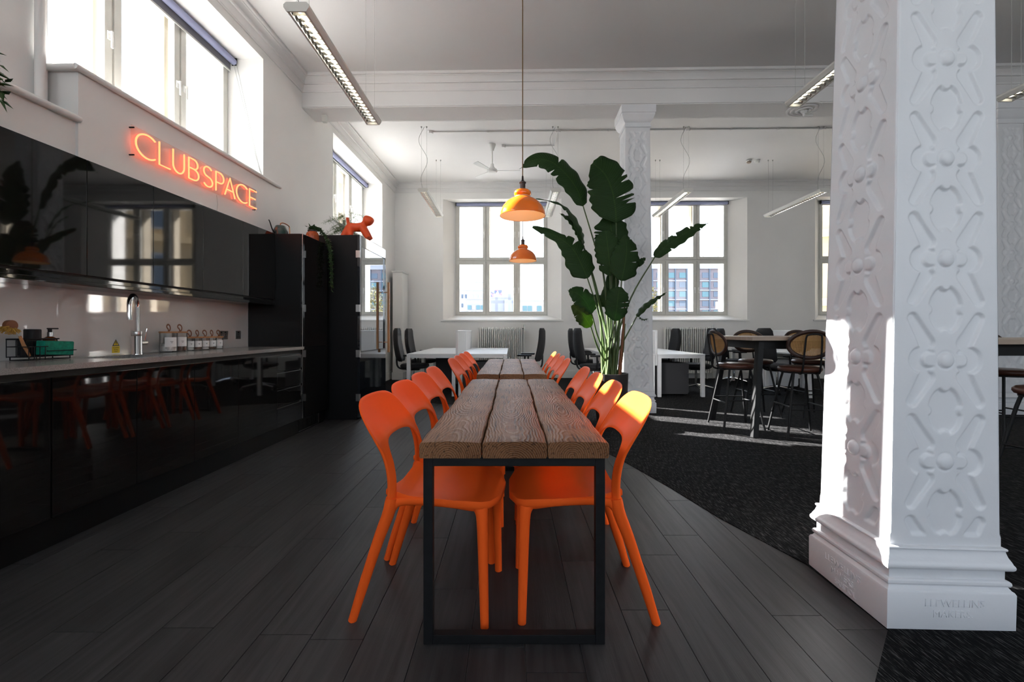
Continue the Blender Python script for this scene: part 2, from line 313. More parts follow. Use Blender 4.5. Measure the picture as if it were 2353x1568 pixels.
class MB:
    def __init__(s): s.v = []; s.f = []; s.uv = None; s.bev = False
    def add(s, vs, fs):
        o = len(s.v); s.v += [tuple(float(c) for c in q) for q in vs]; s.f += [tuple(o + i for i in f) for f in fs]; return s
    def hexa(s, p):
        """8 corners: bottom 4 counter-clockwise, top 4 the same"""
        return s.add(p, [(3, 2, 1, 0), (4, 5, 6, 7), (0, 1, 5, 4), (1, 2, 6, 5), (2, 3, 7, 6), (3, 0, 4, 7)])
    def box(s, x0, x1, y0, y1, z0, z1, bev=0.0):
        if x1 < x0: x0, x1 = x1, x0
        if y1 < y0: y0, y1 = y1, y0
        if z1 < z0: z0, z1 = z1, z0
        if bev > 0:
            s.bev = True
            b = min(bev, (x1 - x0) * .45, (y1 - y0) * .45, (z1 - z0) * .45)
            bm = bmesh.new(); bmesh.ops.create_cube(bm, size=1)
            for q in bm.verts: q.co = Vector(((x0 + x1) / 2 + q.co.x * (x1 - x0), (y0 + y1) / 2 + q.co.y * (y1 - y0), (z0 + z1) / 2 + q.co.z * (z1 - z0)))
            bmesh.ops.bevel(bm, geom=bm.edges[:], offset=b, segments=2, profile=0.5, affect='EDGES')
            bm.verts.index_update(); s.add([q.co for q in bm.verts], [tuple(w.index for w in f.verts) for f in bm.faces]); bm.free(); return s
        return s.hexa([(x0, y0, z0), (x1, y0, z0), (x1, y1, z0), (x0, y1, z0), (x0, y0, z1), (x1, y0, z1), (x1, y1, z1), (x0, y1, z1)])
    def beam(s, a, b, w, h, up=(0, 0, 1)):
        """straight bar of w x h section between two points"""
        a, b = Vector(a), Vector(b); d = (b - a).normalized(); u = Vector(up)
        if abs(d.dot(u)) > 0.98: u = Vector((0, 1, 0))
        r = d.cross(u).normalized() * (w / 2); q = r.cross(d).normalized() * (h / 2)
        return s.hexa([a - r - q, a + r - q, a + r + q, a - r + q, b - r - q, b + r - q, b + r + q, b - r + q])
    def tube(s, path, rad, n=10, cap=True, closed=False, sq=(1, 1)):
        p = [Vector(q) for q in path]; m = len(p); r = rad if hasattr(rad, '__len__') else [rad] * m
        rings = []; prev = None
        for i in range(m):
            if closed: d = (p[(i + 1) % m] - p[i - 1])
            else: d = p[min(i + 1, m - 1)] - p[max(i - 1, 0)]
            d = d.normalized()
            if prev is None:
                u = Vector((0, 0, 1)) if abs(d.z) < 0.9 else Vector((1, 0, 0)); u = (u - d * u.dot(d)).normalized()
            else: u = (prev - d * prev.dot(d)).normalized()
            prev = u; w = d.cross(u)
            rings.append([p[i] + (u * math.cos(2 * math.pi * k / n) * sq[0] + w * math.sin(2 * math.pi * k / n) * sq[1]) * r[i] for k in range(n)])
        vs = [q for g in rings for q in g]; fs = []
        for i in range(m if closed else m - 1):
            j = (i + 1) % m
            for k in range(n): fs.append((i * n + k, i * n + (k + 1) % n, j * n + (k + 1) % n, j * n + k))
        if cap and not closed: fs.append(tuple(range(n - 1, -1, -1))); fs.append(tuple((m - 1) * n + k for k in range(n)))
        return s.add(vs, fs)
    def lathe(s, prof, n=32, c=(0, 0, 0), closed=False):
        """profile of (radius, z) turned about z"""
        vs = []; fs = []; m = len(prof)
        for (r, z) in prof:
            for k in range(n):
                a = 2 * math.pi * k / n; vs.append((c[0] + max(r, 1e-4) * math.cos(a), c[1] + max(r, 1e-4) * math.sin(a), c[2] + z))
        for i in range(m if closed else m - 1):
            j = (i + 1) % m
            for k in range(n): fs.append((i * n + k, i * n + (k + 1) % n, j * n + (k + 1) % n, j * n + k))
        return s.add(vs, fs)
    def loft(s, rings, cap=True, closed_u=True):
        n = len(rings[0]); vs = [q for g in rings for q in g]; fs = []
        for i in range(len(rings) - 1):
            for k in range(n if closed_u else n - 1): fs.append((i * n + k, i * n + (k + 1) % n, (i + 1) * n + (k + 1) % n, (i + 1) * n + k))
        if cap and closed_u: fs.append(tuple(range(n - 1, -1, -1))); fs.append(tuple((len(rings) - 1) * n + k for k in range(n)))
        return s.add(vs, fs)
    def ball(s, c, r, n=16, m=10, sc=(1, 1, 1)):
        vs = []; fs = []
        for i in range(m + 1):
            t = math.pi * i / m
            for k in range(n): a = 2 * math.pi * k / n; vs.append((c[0] + r * sc[0] * math.sin(t) * math.cos(a), c[1] + r * sc[1] * math.sin(t) * math.sin(a), c[2] + r * sc[2] * math.cos(t)))
        for i in range(m):
            for k in range(n): fs.append((i * n + k, (i + 1) * n + k, (i + 1) * n + (k + 1) % n, i * n + (k + 1) % n))
        return s.add(vs, fs)
    def prism(s, poly, d0, d1, axis='z'):
        """flat outline (list of 2D points) pushed from d0 to d1 along an axis"""
        n = len(poly)
        def pt(q, d): return (q[0], q[1], d) if axis == 'z' else ((q[0], d, q[1]) if axis == 'y' else (d, q[0], q[1]))
        vs = [pt(q, d0) for q in poly] + [pt(q, d1) for q in poly]
        fs = [tuple(range(n - 1, -1, -1)), tuple(range(n, 2 * n))] + [(k, (k + 1) % n, n + (k + 1) % n, n + k) for k in range(n)]
        return s.add(vs, fs)
    def xf(s, M):
        s.v = [tuple(M @ Vector(q)) for q in s.v]; return s
    def mesh(s, name, mat, smooth=0.7):
        me = bpy.data.meshes.new(name); me.from_pydata(s.v, [], s.f)
        bm = bmesh.new(); bm.from_mesh(me)
        if s.uv is None: bmesh.ops.remove_doubles(bm, verts=bm.verts, dist=1e-6)
        bmesh.ops.recalc_face_normals(bm, faces=bm.faces); bm.to_mesh(me); bm.free()
        if smooth:
            me.polygons.foreach_set('use_smooth', [True] * len(me.polygons)); me.set_sharp_from_angle(angle=smooth)
        if s.uv is not None:
            ul = me.uv_layers.new(name='UVMap')
            for l in me.loops: ul.data[l.index].uv = s.uv[l.vertex_index]
        me.materials.append(MATS[mat]); me.update(); return me
    def build(s, name, mat, parent=None, smooth=0.7, **tags):
        o = bpy.data.objects.new(name, s.mesh(name, mat, smooth)); COL.objects.link(o)
        if parent is not None: o.parent = parent
        if s.bev and smooth:
            wm = o.modifiers.new('flat_faces', 'WEIGHTED_NORMAL'); wm.keep_sharp = True; wm.weight = 100
        tag(o, **tags); return o

def tag(o, label=None, cat=None, group=None, kind=None):
    if label: o['label'] = label
    if cat: o['category'] = cat
    if group: o['group'] = group
    if kind: o['kind'] = kind
    return o
def thing(name, label, cat, loc=(0, 0, 0), rz=0.0, group=None, kind=None):
    o = bpy.data.objects.new(name, None); COL.objects.link(o); o.empty_display_size = 0.1
    o.location = loc; o.rotation_euler = (0, 0, rz)
    return tag(o, label, cat, group, kind)
def structure(name, label=None, loc=(0, 0, 0)):
    o = bpy.data.objects.new(name, None); COL.objects.link(o); o.location = loc
    return tag(o, label, None, None, 'structure')
KIDS = {}
def tree(o):
    return [c for c in bpy.data.objects if c.parent == o]
def dup(root, loc, rz=0.0, label=None, group=None):
    if root.name not in KIDS: KIDS[root.name] = [(c, tree(c)) for c in tree(root)]
    r = root.copy(); COL.objects.link(r); r.location = loc; r.rotation_euler = (0, 0, rz)
    if label: r['label'] = label
    if group: r['group'] = group
    for c, subs in KIDS[root.name]:
        k = c.copy(); COL.objects.link(k); k.parent = r
        for g in subs:
            h = g.copy(); COL.objects.link(h); h.parent = k
    return r
def share(o, loc, name=None, parent=None, rot=None):
    """another piece with the same mesh"""
    k = o.copy(); COL.objects.link(k); k.location = loc
    if rot is not None: k.rotation_euler = rot
    if parent is not None: k.parent = parent
    return k
def text(name, body, size, loc, rot, mat, parent, depth=0.0006, align='CENTER', space=1.0):
    cu = bpy.data.curves.new(name, 'FONT'); cu.body = body; cu.size = size; cu.extrude = depth; cu.align_x = align; cu.align_y = 'CENTER'; cu.space_character = space
    cu.resolution_u = 3; f = bpy.data.objects.new(name, cu); COL.objects.link(f); bpy.context.view_layer.update()
    me = bpy.data.meshes.new_from_object(f.evaluated_get(bpy.context.evaluated_depsgraph_get())); bpy.data.objects.remove(f); me.materials.clear(); me.materials.append(MATS[mat])
    o = bpy.data.objects.new(name, me); COL.objects.link(o); o.location = loc; o.rotation_euler = rot; o.parent = parent
    return o

# ================================================================== THE ROOM
ZC = 4.60                      # ceiling
XL, XR, YB, YN = -3.03, 11.3, 10.77, -4.5
YF = 11.17                     # glazing plane of the far wall
XF = -3.45                     # glazing plane of the kitchen wall
BY0, BY1, BZ = 6.20, 6.62, 4.18

floor = MB().box(-4.05, XR + .5, YN - .4, YB + .9, -.25, -.008).build('floor', 'asphalt', kind='structure', label='charcoal wood-effect plank floor of the dining area')
ceiling = MB().box(-4.05, XR + .5, YN - .4, YB + .9, ZC, ZC + .2).build('ceiling', 'ceiling_white', kind='structure', label='white plaster ceiling')

# planks, laid along the tables
PW, PL = 0.195, 1.21
pk = MB().box(-PW / 2 + .0011, PW / 2 - .0011, -PL / 2 + .0011, PL / 2 - .0011, -.0085, 0, bev=.0012)
plank0 = None
edge_pts = [(-3.2, 7.4), (-2.1, 7.3), (-.3, 6.7), (.5, 5.2), (.932, 3.97), (1.125, 3.24), (1.24, 2.70), (1.408, 2.17), (1.404, 1.70), (1.157, 1.45), (.4, .62)]
def wood_limit(y):
    b = -9
    for (x0, y0), (x1, y1) in zip(edge_pts, edge_pts[1:]):
        if (y0 - y) * (y1 - y) <= 0 and y0 != y1: b = max(b, x0 + (x1 - x0) * (y - y0) / (y1 - y0))
    return b
for k in range(-17, 6):
    x = .631 + PW * (k - .5); off = rnd.uniform(0, PL)
    y = .55 - off
    while y < 7.6:
        yc = y + PL / 2
        lim = max(wood_limit(t) for t in (y + .05, yc, y + PL - .05))
        if x - PW / 2 < lim + .02 and y + PL > .75:
            if plank0 is None:
                plank0 = pk.build('plank', 'floor_vinyl', floor); plank0.location = C(x, yc, 0); plank0.rotation_euler = (0, 0, YAW)
            else: share(plank0, C(x, yc, 0), parent=floor)
        y += PL
poly = [C(*q).to_2d() for q in edge_pts] + [C(.4, -1).to_2d(), Vector((.4, YN)), Vector((XR, YN)), Vector((XR, YB)), Vector((XL, YB))]
MB().prism([tuple(q) for q in poly], -.006, .004).build('floor_carpet', 'carpet_black', kind='structure', smooth=0, label='black flecked carpet covering the office side of the floor')

# ---- kitchen-side wall with its window openings (thick outer wall)
WA, WBY, WC = (3.0, 5.26), (7.53, 9.79), (-1.17, 1.09)
ZS, ZH = 2.885, 4.30
m = MB()
m.box(-4.05, XL, YN, 3.02, 0, 2.55)
m.box(-4.05, XL + .02, 3.02, 5.556, 0, ZS)
m.box(-4.05, XL, 5.556, YB, 0, ZS)
m.box(-4.05, XL, 5.26, 7.22, ZS, ZC).box(-4.05, XL, 9.79, YB, ZS, ZC).box(-4.05, XF, 7.22, 7.53, ZS, ZC)
m.hexa([(XL, 7.21, ZS), (XL, 7.22, ZS), (XF, 7.53, ZS), (XF, 7.21, ZS), (XL, 7.21, ZC), (XL, 7.22, ZC), (XF, 7.53, ZC), (XF, 7.21, ZC)]).box(-3.62, XL, 7.22, 7.53, ZH, ZC)
m.box(-4.05, -3.20, YN, WC[0], 2.55, 4.38).box(-4.05, -3.20, WC[1], WA[0], 2.55, 4.38).box(-4.05, -3.20, WC[0], WC[1], 2.55, ZS)
m.box(-3.62, -3.20, WC[0], WC[1], ZH, 4.38).box(-4.05, XL, YN, WA[0], 4.38, ZC)
m.box(-3.62, XL, WA[0], WA[1], ZH, ZC).box(-3.62, XL, WBY[0], WBY[1], ZH, ZC)
m.build('wall_left', 'wall_white', kind='structure', smooth=0, label='white kitchen-side wall with high windows')
# stone mullions outside the kitchen-side windows
for q, (a, b) in enumerate((WA, WBY, WC)):
    st = MB()
    for t in (1 / 3, 2 / 3):
        yy = a + (b - a) * t; st.box(-3.66, -3.55, yy - .07, yy + .07, ZS - .02, ZH + .02, bev=.012)
    st.build('trim_stone_%d' % (q + 1), 'stone', kind='structure', label='pale stone mullions outside a kitchen-side window')

# ---- far wall with three splayed windows
W1 = dict(o0=P(1018, HOR, y=YB).x, o1=P(1290, HOR, y=YB).x, i0=P(1047, HOR, y=YF).x, i1=P(1258, HOR, y=YF).x)
wid = W1['i1'] - W1['i0']
_r2 = P(1672, HOR, y=YF).x; W2 = dict(o1=P(1717, HOR, y=YB).x, i1=_r2, i0=_r2 - wid, o0=_r2 - wid - .29)
_l3 = P(1880, HOR, y=YF).x; W3 = dict(o0=P(1873, HOR, y=YB).x, i0=_l3, i1=_l3 + wid, o1=_l3 + wid + .29)
ZI0, ZI1, ZO0, ZO1 = 1.49, 4.25, 1.375, 4.24
Y2 = YF + .50
m = MB()
def pier(m, xa, xai, xb, xbi):
    """wall between two openings: narrower inside, wider at the glass"""
    m.hexa([(xa, YB, 0), (xb, YB, 0), (xbi, YF, 0), (xai, YF, 0), (xa, YB, ZC), (xb, YB, ZC), (xbi, YF, ZC), (xai, YF, ZC)])
    m.box(xai, xbi, YF, Y2, 0, ZC)
ws = [W1, W2, W3]
pier(m, -4.05, -4.05, W1['o0'], W1['i0']); pier(m, W1['o1'], W1['i1'], W2['o0'], W2['i0']); pier(m, W2['o1'], W2['i1'], W3['o0'], W3['i0']); pier(m, W3['o1'], W3['i1'], XR + .5, XR + .5)
for w in ws:
    m.hexa([(w['o0'], YB, 0), (w['o1'], YB, 0), (w['i1'], YF, 0), (w['i0'], YF, 0), (w['o0'], YB, ZO0), (w['o1'], YB, ZO0), (w['i1'], YF, ZI0), (w['i0'], YF, ZI0)])
    m.box(w['i0'], w['i1'], YF, Y2, 0, ZI0)
    m.hexa([(w['o0'], YB, ZO1), (w['o1'], YB, ZO1), (w['i1'], YF, ZI1), (w['i0'], YF, ZI1), (w['o0'], YB, ZC), (w['o1'], YB, ZC), (w['i1'], YF, ZC), (w['i0'], YF, ZC)])
    m.box(w['i0'], w['i1'], YF, Y2, ZI1, ZC)
m.build('wall_back', 'wall_white', kind='structure', smooth=0, label='white wall with three tall splayed windows')
for q, w in enumerate(ws):
    st = MB()
    for t in (1 / 3, 2 / 3):
        xx = w['i0'] + (w['i1'] - w['i0']) * t; st.box(xx - .085, xx + .085, YF + .10, YF + .34, ZI0 - .02, ZI1 + .02, bev=.012)
    st.build('trim_stone_%d' % (q + 4), 'stone', kind='structure', label='pale stone mullions outside a tall window')
MB().box(XR, XR + .5, YN, YB, 0, ZC).build('wall_right', 'wall_white', kind='structure', smooth=0, label='plain white wall at the far side of the office')
# wall behind the photographer, with unseen windows added to supply daylight from the rear
m = MB(); wn_ = [(-2.3, .0), (1.2, 3.5), (4.7, 7.0), (8.2, 10.5)]
xs = [-4.05] + [t for w in wn_ for t in w] + [XR + .5]
for a, b in zip(xs[0::2], xs[1::2]): m.box(a, b, YN - .4, YN, 0, ZC)
for a, b in wn_: m.box(a, b, YN - .4, YN, 0, ZI0).box(a, b, YN - .4, YN, ZI1, ZC)
m.build('wall_front', 'wall_white', kind='structure', smooth=0, label='white wall behind the viewpoint')

# ---- beams
MB().box(XL, XR, BY0, BY1, BZ, ZC, bev=.006).build('ceiling_beam', 'ceiling_white', kind='structure', label='deep white beam carried by the far columns')
MB().box(XL, XR, 1.74, 2.14, BZ, ZC, bev=.006).build('ceiling_beam', 'ceiling_white', kind='structure', label='deep white beam carried by the near column')
MB().box(XL, XR, BY0 - .012, BY0 + .01, BZ + .012, BZ + .035, bev=.006).build('trim_beam', 'ceiling_white', kind='structure', label='small bead along the foot of the beam')

# ---- cornices
prof = [(0, -.205), (.012, -.205), (.016, -.195), (.016, -.185), (.028, -.165), (.042, -.142), (.048, -.122), (.066, -.122), (.070, -.116), (.070, -.100), (.060, -.096), (.072, -.075), (.098, -.046), (.112, -.040), (.112, -.034), (.134, -.034), (.140, -.026), (.140, 0.0)]
def cornice(name, x0, x1, y0, y1, label):
    m = MB(); rings = []
    for o, z in prof: rings.append([(x0 + o, y0 + o, ZC + z), (x1 - o, y0 + o, ZC + z), (x1 - o, y1 - o, ZC + z), (x0 + o, y1 - o, ZC + z)])
    m.loft(rings, cap=False); m.build(name, 'ceiling_white', kind='structure', smooth=0.35, label=label)
cornice('trim_1', XL, XR, 2.14, BY0, 'moulded cornice round the kitchen bay ceiling')
cornice('trim_2', XL, XR, BY1, YB, 'moulded cornice round the window bay ceiling')
cornice('trim_3', XL, XR, YN, 1.74, 'moulded cornice behind the near beam')

# ---- sills, ledges, skirtings
m = MB()
m.box(XF - .02, -2.99, 2.97, 5.556, ZS - .005, ZS + .022, bev=.010).tube([(-2.985, 2.97, ZS + .004), (-2.985, 5.556, ZS + .004)], .020, 12).tube([(-3.2, 2.98, ZS + .004), (-2.985, 2.98, ZS + .004)], .020, 12)
m.build('trim_4', 'wall_white', kind='structure', label='rounded sill above the neon sign')
MB().box(-3.22, -3.0, WC[0] - 1, 3.02, 2.535, 2.567, bev=.01).tube([(-3.0, WC[0] - 1, 2.55), (-3.0, 3.02, 2.55)], .022, 12).build('trim_5', 'wall_white', kind='structure', label='rounded ledge where the wall steps back')
MB().tube([(-3.155, 2.91, 2.55), (-3.155, 2.91, 4.4)], .028, 14).build('heating_pipe', 'wall_white', label='white painted pipe rising from the wall ledge', cat='pipe')
MB().box(XF - .02, -3.0, WBY[0] - .30, WBY[1] + .1, ZS - .005, ZS + .02, bev=.010).build('trim_6', 'wall_white', kind='structure', label='sill of the window above the locker')
for k, w in enumerate(ws):
    MB().box(w['o0'] - .05, w['o1'] + .05, YB - .03, YB + .02, ZO0 - .035, ZO0 + .004, bev=.010).build('trim_%d' % (7 + k), 'wall_white', kind='structure', label='projecting nosing of a tall window sill')
def skirt(name, x0, x1, y0, y1, label):
    MB().box(x0, x1, y0, y1, 0.004, .15, bev=.004).box(x0 - (.0 if x1 - x0 > 1 else .0), x1, y0 + (.006 if y1 - y0 < .2 else 0), y1, .15, .185, bev=.006).build(name, 'trim_white', kind='structure', label=label)
skirt('baseboard_back', XL, XR, YB - .03, YB + .02, 'tall moulded skirting under the windows')
MB().box(XL - .01, XL + .025, 6.9, YB, 0.004, .15, bev=.004).box(XL - .01, XL + .018, 6.9, YB, .15, .185, bev=.006).build('baseboard_left', 'trim_white', kind='structure', label='tall moulded skirting beside the locker')
MB().box(XR - .025, XR + .01, YN, YB, 0.004, .18, bev=.004).build('baseboard_right', 'trim_white', kind='structure', label='tall skirting along the plain wall')
# boxed-in riser in the far corner
a = P(902, 860, y=10.25); b = P(925, 860, y=10.25)
bx_ = thing('pipe_casing', 'white boxed pipe casing standing in the far corner', 'casing', ((a.x + b.x) / 2, 10.4, 0))
w_ = (b.x - a.x) / 2
MB().box(-w_, w_, -.15, .33, .004, 2.44, bev=.004).build('shaft', 'wall_white', bx_)
MB().box(-w_ - .02, w_ + .02, -.17, .33, 2.44, 2.47, bev=.008).build('cap', 'wall_white', bx_)
MB().box(-w_ - .015, w_ + .015, -.165, .33, .004, .17, bev=.006).build('skirting', 'trim_white', bx_)

# ---- windows
def make_window(n, loc, rz, width, z0, z1, splits, cols, label, handles=True):
    """local x along the wall, y outwards"""
    R = structure('window_%d' % n, label, loc); R.rotation_euler = (0, 0, rz)
    zs = [z0] + splits + [z1]; fr = .028
    m = MB()
    m.box(0, width, 0, .075, z0, z0 + fr).box(0, width, 0, .075, z1 - fr, z1)
    m.box(0, fr, 0, .0745, z0 + fr, z1 - fr).box(width - fr, width, 0, .0745, z0 + fr, z1 - fr)
    for s in splits: m.box(fr, width - fr, .001, .0745, s - .016, s + .016)
    for c in range(1, cols): m.box(c * width / cols - .010, c * width / cols + .010, .002, .074, z0 + fr, z1 - fr)
    m.build('window_frame', 'sash_white', R, smooth=0)
    cw = width / cols
    for r in range(len(zs) - 1):
        za, zb = zs[r] + (fr if r == 0 else .018), zs[r + 1] - (fr if r == len(zs) - 2 else .018)
        for c in range(cols):
            xa, xb = c * cw + (fr if c == 0 else .012), (c + 1) * cw - (fr if c == cols - 1 else .012)
            st = .068; g = MB()
            g.box(xa, xb, -.012, .055, za, za + st, bev=.004).box(xa, xb, -.012, .055, zb - st, zb, bev=.004)
            g.box(xa, xa + st, -.0118, .0548, za + st * .9, zb - st * .9, bev=.004).box(xb - st, xb, -.0118, .0548, za + st * .9, zb - st * .9, bev=.004)
            sash = g.build('sash', 'sash_white', R)
            MB().box(xa + st - .005, xb - st + .005, .018, .024, za + st - .005, zb - st + .005).build('pane', 'window_glass', sash, smooth=0)
            if handles:
                hx = xb - st / 2 if c < cols - 1 else xa + st / 2; hz = za + (zb - za) * .48
                h = MB().box(hx - .014, hx + .014, -.022, -.011, hz - .035, hz + .035, bev=.003).box(hx - .010, hx + .010, -.045, -.02, hz + .012, hz + .03, bev=.003)
                h.box(hx - .009, hx + .009, -.052, -.038, hz - .11, hz + .032, bev=.004)
                h.build('handle', 'trim_white', sash)
    return R
def blind(loc, rz, width, z, drop, label):
    t = thing('roller_blind', label, 'blind', loc, rz)
    MB().tube([(0.03, 0, z), (width - .03, 0, z)], .036, 18).build('roll', 'blind_fabric', t)
    MB().box(.04, width - .04, .032, .034, z - drop, z).build('fabric', 'blind_grey', t, smooth=0)
    MB().box(.04, width - .04, .026, .040, z - drop - .02, z - drop, bev=.004).build('bottom_bar', 'wire_grey', t)
    for e in (0.012, width - .024): MB().box(e, e + .012, -.03, .03, z - .035, z + .05, bev=.002).build('bracket', 'frame_black', t)
    return t
for k, (w, nm) in enumerate(zip(ws, ('white six-pane window behind the paired desks', 'white six-pane window behind the potted plant', 'white six-pane window beyond the bar tables'))):
    make_window(k + 1, (w['i0'], YF, 0), 0, w['i1'] - w['i0'], ZI0, ZI1, [2.83], 3, nm)
    blind((w['i0'], YF - .06, 0), 0, w['i1'] - w['i0'], ZI1 - .045, .03, ('rolled-up lilac blind over the window behind the paired desks', 'rolled-up lilac blind over the window behind the potted plant', 'rolled-up lilac blind over the window beyond the bar tables')[k])
for k, (w, nm) in enumerate(((WA, 'high three-pane window above the neon sign'), (WBY, 'high three-pane window above the locker'), (WC, 'high three-pane window over the kitchen near the viewpoint'))):
    make_window(k + 4, (XF, w[0], 0), math.pi / 2, w[1] - w[0], ZS + .02, ZH, [], 3, nm)
bl = blind((XF + .09, WA[0], 0), math.pi / 2, WA[1] - WA[0], ZH - .05, .10, 'half-rolled lilac blind over the window above the neon sign')
MB().tube([(WA[1] - WA[0] - .03, -.03, ZH - .06), (WA[1] - WA[0] - .02, -.30, ZS + .10), (WA[1] - WA[0] - .015, -.33, ZS + .03)], .003, 6).tube([(WA[1] - WA[0] - .03, .0, ZH - .08), (WA[1] - WA[0] - .022, -.26, ZS + .25), (WA[1] - WA[0] - .015, -.33, ZS + .03)], .003, 6).build('pull_chain', 'wire_grey', bl)
blind((XF + .09, WBY[0], 0), math.pi / 2, WBY[1] - WBY[0], ZH - .05, .04, 'rolled-up lilac blind over the window above the locker')
for k, (a, b) in enumerate(wn_):  # added rear windows, out of view, letting fill daylight onto column and chairs
    make_window(7 + k, (b, YN - .2, 0), math.pi, b - a, ZI0, ZI1, [2.83], 3, 'unseen white six-pane window added behind the viewpoint for daylight', handles=False)

# sky portals: they only tell the renderer where daylight comes in
def portal(loc, rot, sx, sy):
    l = bpy.data.lights.new('daylight_portal', 'AREA'); l.shape = 'RECTANGLE'; l.size = sx; l.size_y = sy
    try: l.cycles.is_portal = True
    except Exception: return
    o = bpy.data.objects.new('daylight_portal', l); COL.objects.link(o); o.location = loc; o.rotation_euler = rot
for w in ws: portal(((w['i0'] + w['i1']) / 2, Y2 + .01, (ZI0 + ZI1) / 2), (math.radians(-90), 0, 0), w['i1'] - w['i0'], ZI1 - ZI0)
for w in (WA, WBY, WC): portal((-4.06, (w[0] + w[1]) / 2, (ZS + ZH) / 2), (math.radians(90), 0, math.radians(-90)), w[1] - w[0], ZH - ZS)
for a, b in wn_: portal(((a + b) / 2, YN - .41, (ZI0 + ZI1) / 2), (math.radians(90), 0, 0), b - a, ZI1 - ZI0)

# ---- cast columns with strapwork relief
PER, V0 = .386, 1.007
def relief(u, v):
    vv = ((v - V0 + PER / 2) % PER) - PER / 2; au = np.abs(u); av = np.abs(vv)
    A = np.array((.127, .160)); B = np.array((.072, .064)); d = B - A
    t = np.clip(((au - A[0]) * d[0] + (av - A[1]) * d[1]) / d.dot(d), 0, 1)
    slot = np.hypot(au - A[0] - t * d[0], av - A[1] - t * d[1]) - (.0185 + .010 * t)
    bulge = np.hypot(au - .088, av) - .050
    r1 = np.minimum(slot, bulge)
    r1 = np.maximum(r1, -(np.hypot(au - .060, av) - .026)); r1 = np.maximum(r1, -(np.hypot(au, av) - .053))
    r1 = np.maximum(r1, -(np.hypot(au - .047, av - .042) - .008)); r1 = np.maximum(r1, -(np.hypot(au - .127, av - .050) - .012))
    r1 = np.maximum(r1, -np.maximum(au - .062, av - .0255))
    w = av - PER / 2
    med = (np.hypot(au / .063, w / .090) - 1) * .068
    med = np.maximum(med, -(np.hypot(au - .068, w) - .019)); med = np.maximum(med, -(np.hypot(au, w + .094) - .021))
    rec = np.minimum(r1, med)
    s = np.clip(.5 - rec / .010, 0, 1); s = s * s * (3 - 2 * s)
    h = -.0105 * s
    h = h + .013 * np.sqrt(np.clip(1 - (np.hypot(au, av) / .029) ** 2, 0, 1))
    ring = np.clip(1 - np.abs(np.hypot(au, av) - .033) / .004, 0, 1); h = h - .004 * ring
    return h
def hw(z): return .205 - (z - .31) * .0105
def make_column(label, loc, rz, nu, nv):
    t = thing('cast_column', label, 'column', loc, rz)
    z0, z1 = .305, 3.90
    uu = np.linspace(-1, 1, nu + 1); zz = np.linspace(z0, z1, nv + 1); U, Z = np.meshgrid(uu, zz)
    H = hw(Z); h = relief(U * .203, Z)
    edge = np.clip((1 - np.abs(U)) * 203 / 10, 0, 1); h = h * edge - .004 * (1 - np.clip((1 - np.abs(U)) / .03, 0, 1))
    zf = np.clip((Z - .34) / .012, 0, 1) * np.clip((3.84 - Z) / .01, 0, 1); h = h * zf
    m = MB(); idx = np.arange((nu + 1) * (nv + 1)).reshape(nv + 1, nu + 1)
    fs = np.stack([idx[:-1, :-1], idx[:-1, 1:], idx[1:, 1:], idx[1:, :-1]], -1).reshape(-1, 4)
    vs_all = []; fs_all = []
    for k in range(4):
        c, s = math.cos(k * math.pi / 2), math.sin(k * math.pi / 2)
        X, Y = U * H, -(H + h)
        vs_all.append(np.stack([X * c - Y * s, X * s + Y * c, Z], -1).reshape(-1, 3)); fs_all.append(fs + k * idx.size)
    V = np.concatenate(vs_all); F = np.concatenate(fs_all)
    me = bpy.data.meshes.new('shaft'); me.from_pydata(V.tolist(), [], F.tolist())
    me.polygons.foreach_set('use_smooth', [True] * len(me.polygons)); me.materials.append(MATS['plaster_white']); me.update()
    o = bpy.data.objects.new('shaft', me); COL.objects.link(o); o.parent = t
    def square(p): 
        m = MB(); m.loft([[(-a, -a, z), (a, -a, z), (a, a, z), (-a, a, z)] for a, z in p], cap=True); return m
    b = square([(.232, 0), (.234, .004), (.235, .138), (.231, .146), (.226, .149), (.219, .160)]).build('plinth', 'plaster_white', t, smooth=0.5)
    square([(.219, .160), (.224, .163), (.227, .170), (.226, .178), (.221, .183), (.213, .185), (.213, .216), (.214, .222)]
           + [(.222 + .012 * math.sin(q), .236 - .014 * math.cos(q)) for q in np.linspace(0.2, math.pi * .8, 7)]
           + [(.226, .256), (.219, .270), (.215, .284), (.214, .290)] + [(.214 + .005 * math.sin(q), .297 - .006 * math.cos(q)) for q in np.linspace(0, math.pi, 5)] + [(.2055, .306)]).build('base_moulding', 'plaster_white', t, smooth=0.5)
    a = hw(3.9)
    square([(a, 3.895), (a + .012, 3.90), (a + .012, 3.925), (a + .004, 3.93), (a + .004, 3.96), (a + .02, 3.975), (a + .035, 4.0), (a + .05, 4.04), (a + .055, 4.05), (a + .055, 4.075), (a + .065, 4.08), (a + .065, BZ)]).build('capital', 'plaster_white', t, smooth=0.4)
    return t
cn = make_column('white cast column with strapwork relief and a lettered plinth on the carpet edge', C(1.643, 1.930), YAW - .028, 88, 780); cn.rotation_euler = (0, .0135, YAW - .028)
for (fx, rot) in ((0, (math.pi / 2, 0, 0)), (1, (math.pi / 2, 0, -math.pi / 2))):
    p = (lambda u, z: (u, -.2345, z)) if fx == 0 else (lambda u, z: (-.2345, u, z))
    text('lettering', 'LLEWELLINS', .040, p(.01, .102), rot, 'plaster_white', cn, .0022)
    text('lettering', 'MAKERS.', .038, p(.005, .062), rot, 'plaster_white', cn, .0020)
    if fx: text('lettering', 'BRISTOL', .034, p(-.01, .026), rot, 'plaster_white', cn, .0016)
make_column('white cast column with strapwork relief directly behind the potted plant', (1.575, 6.42, 0), 0, 44, 390)
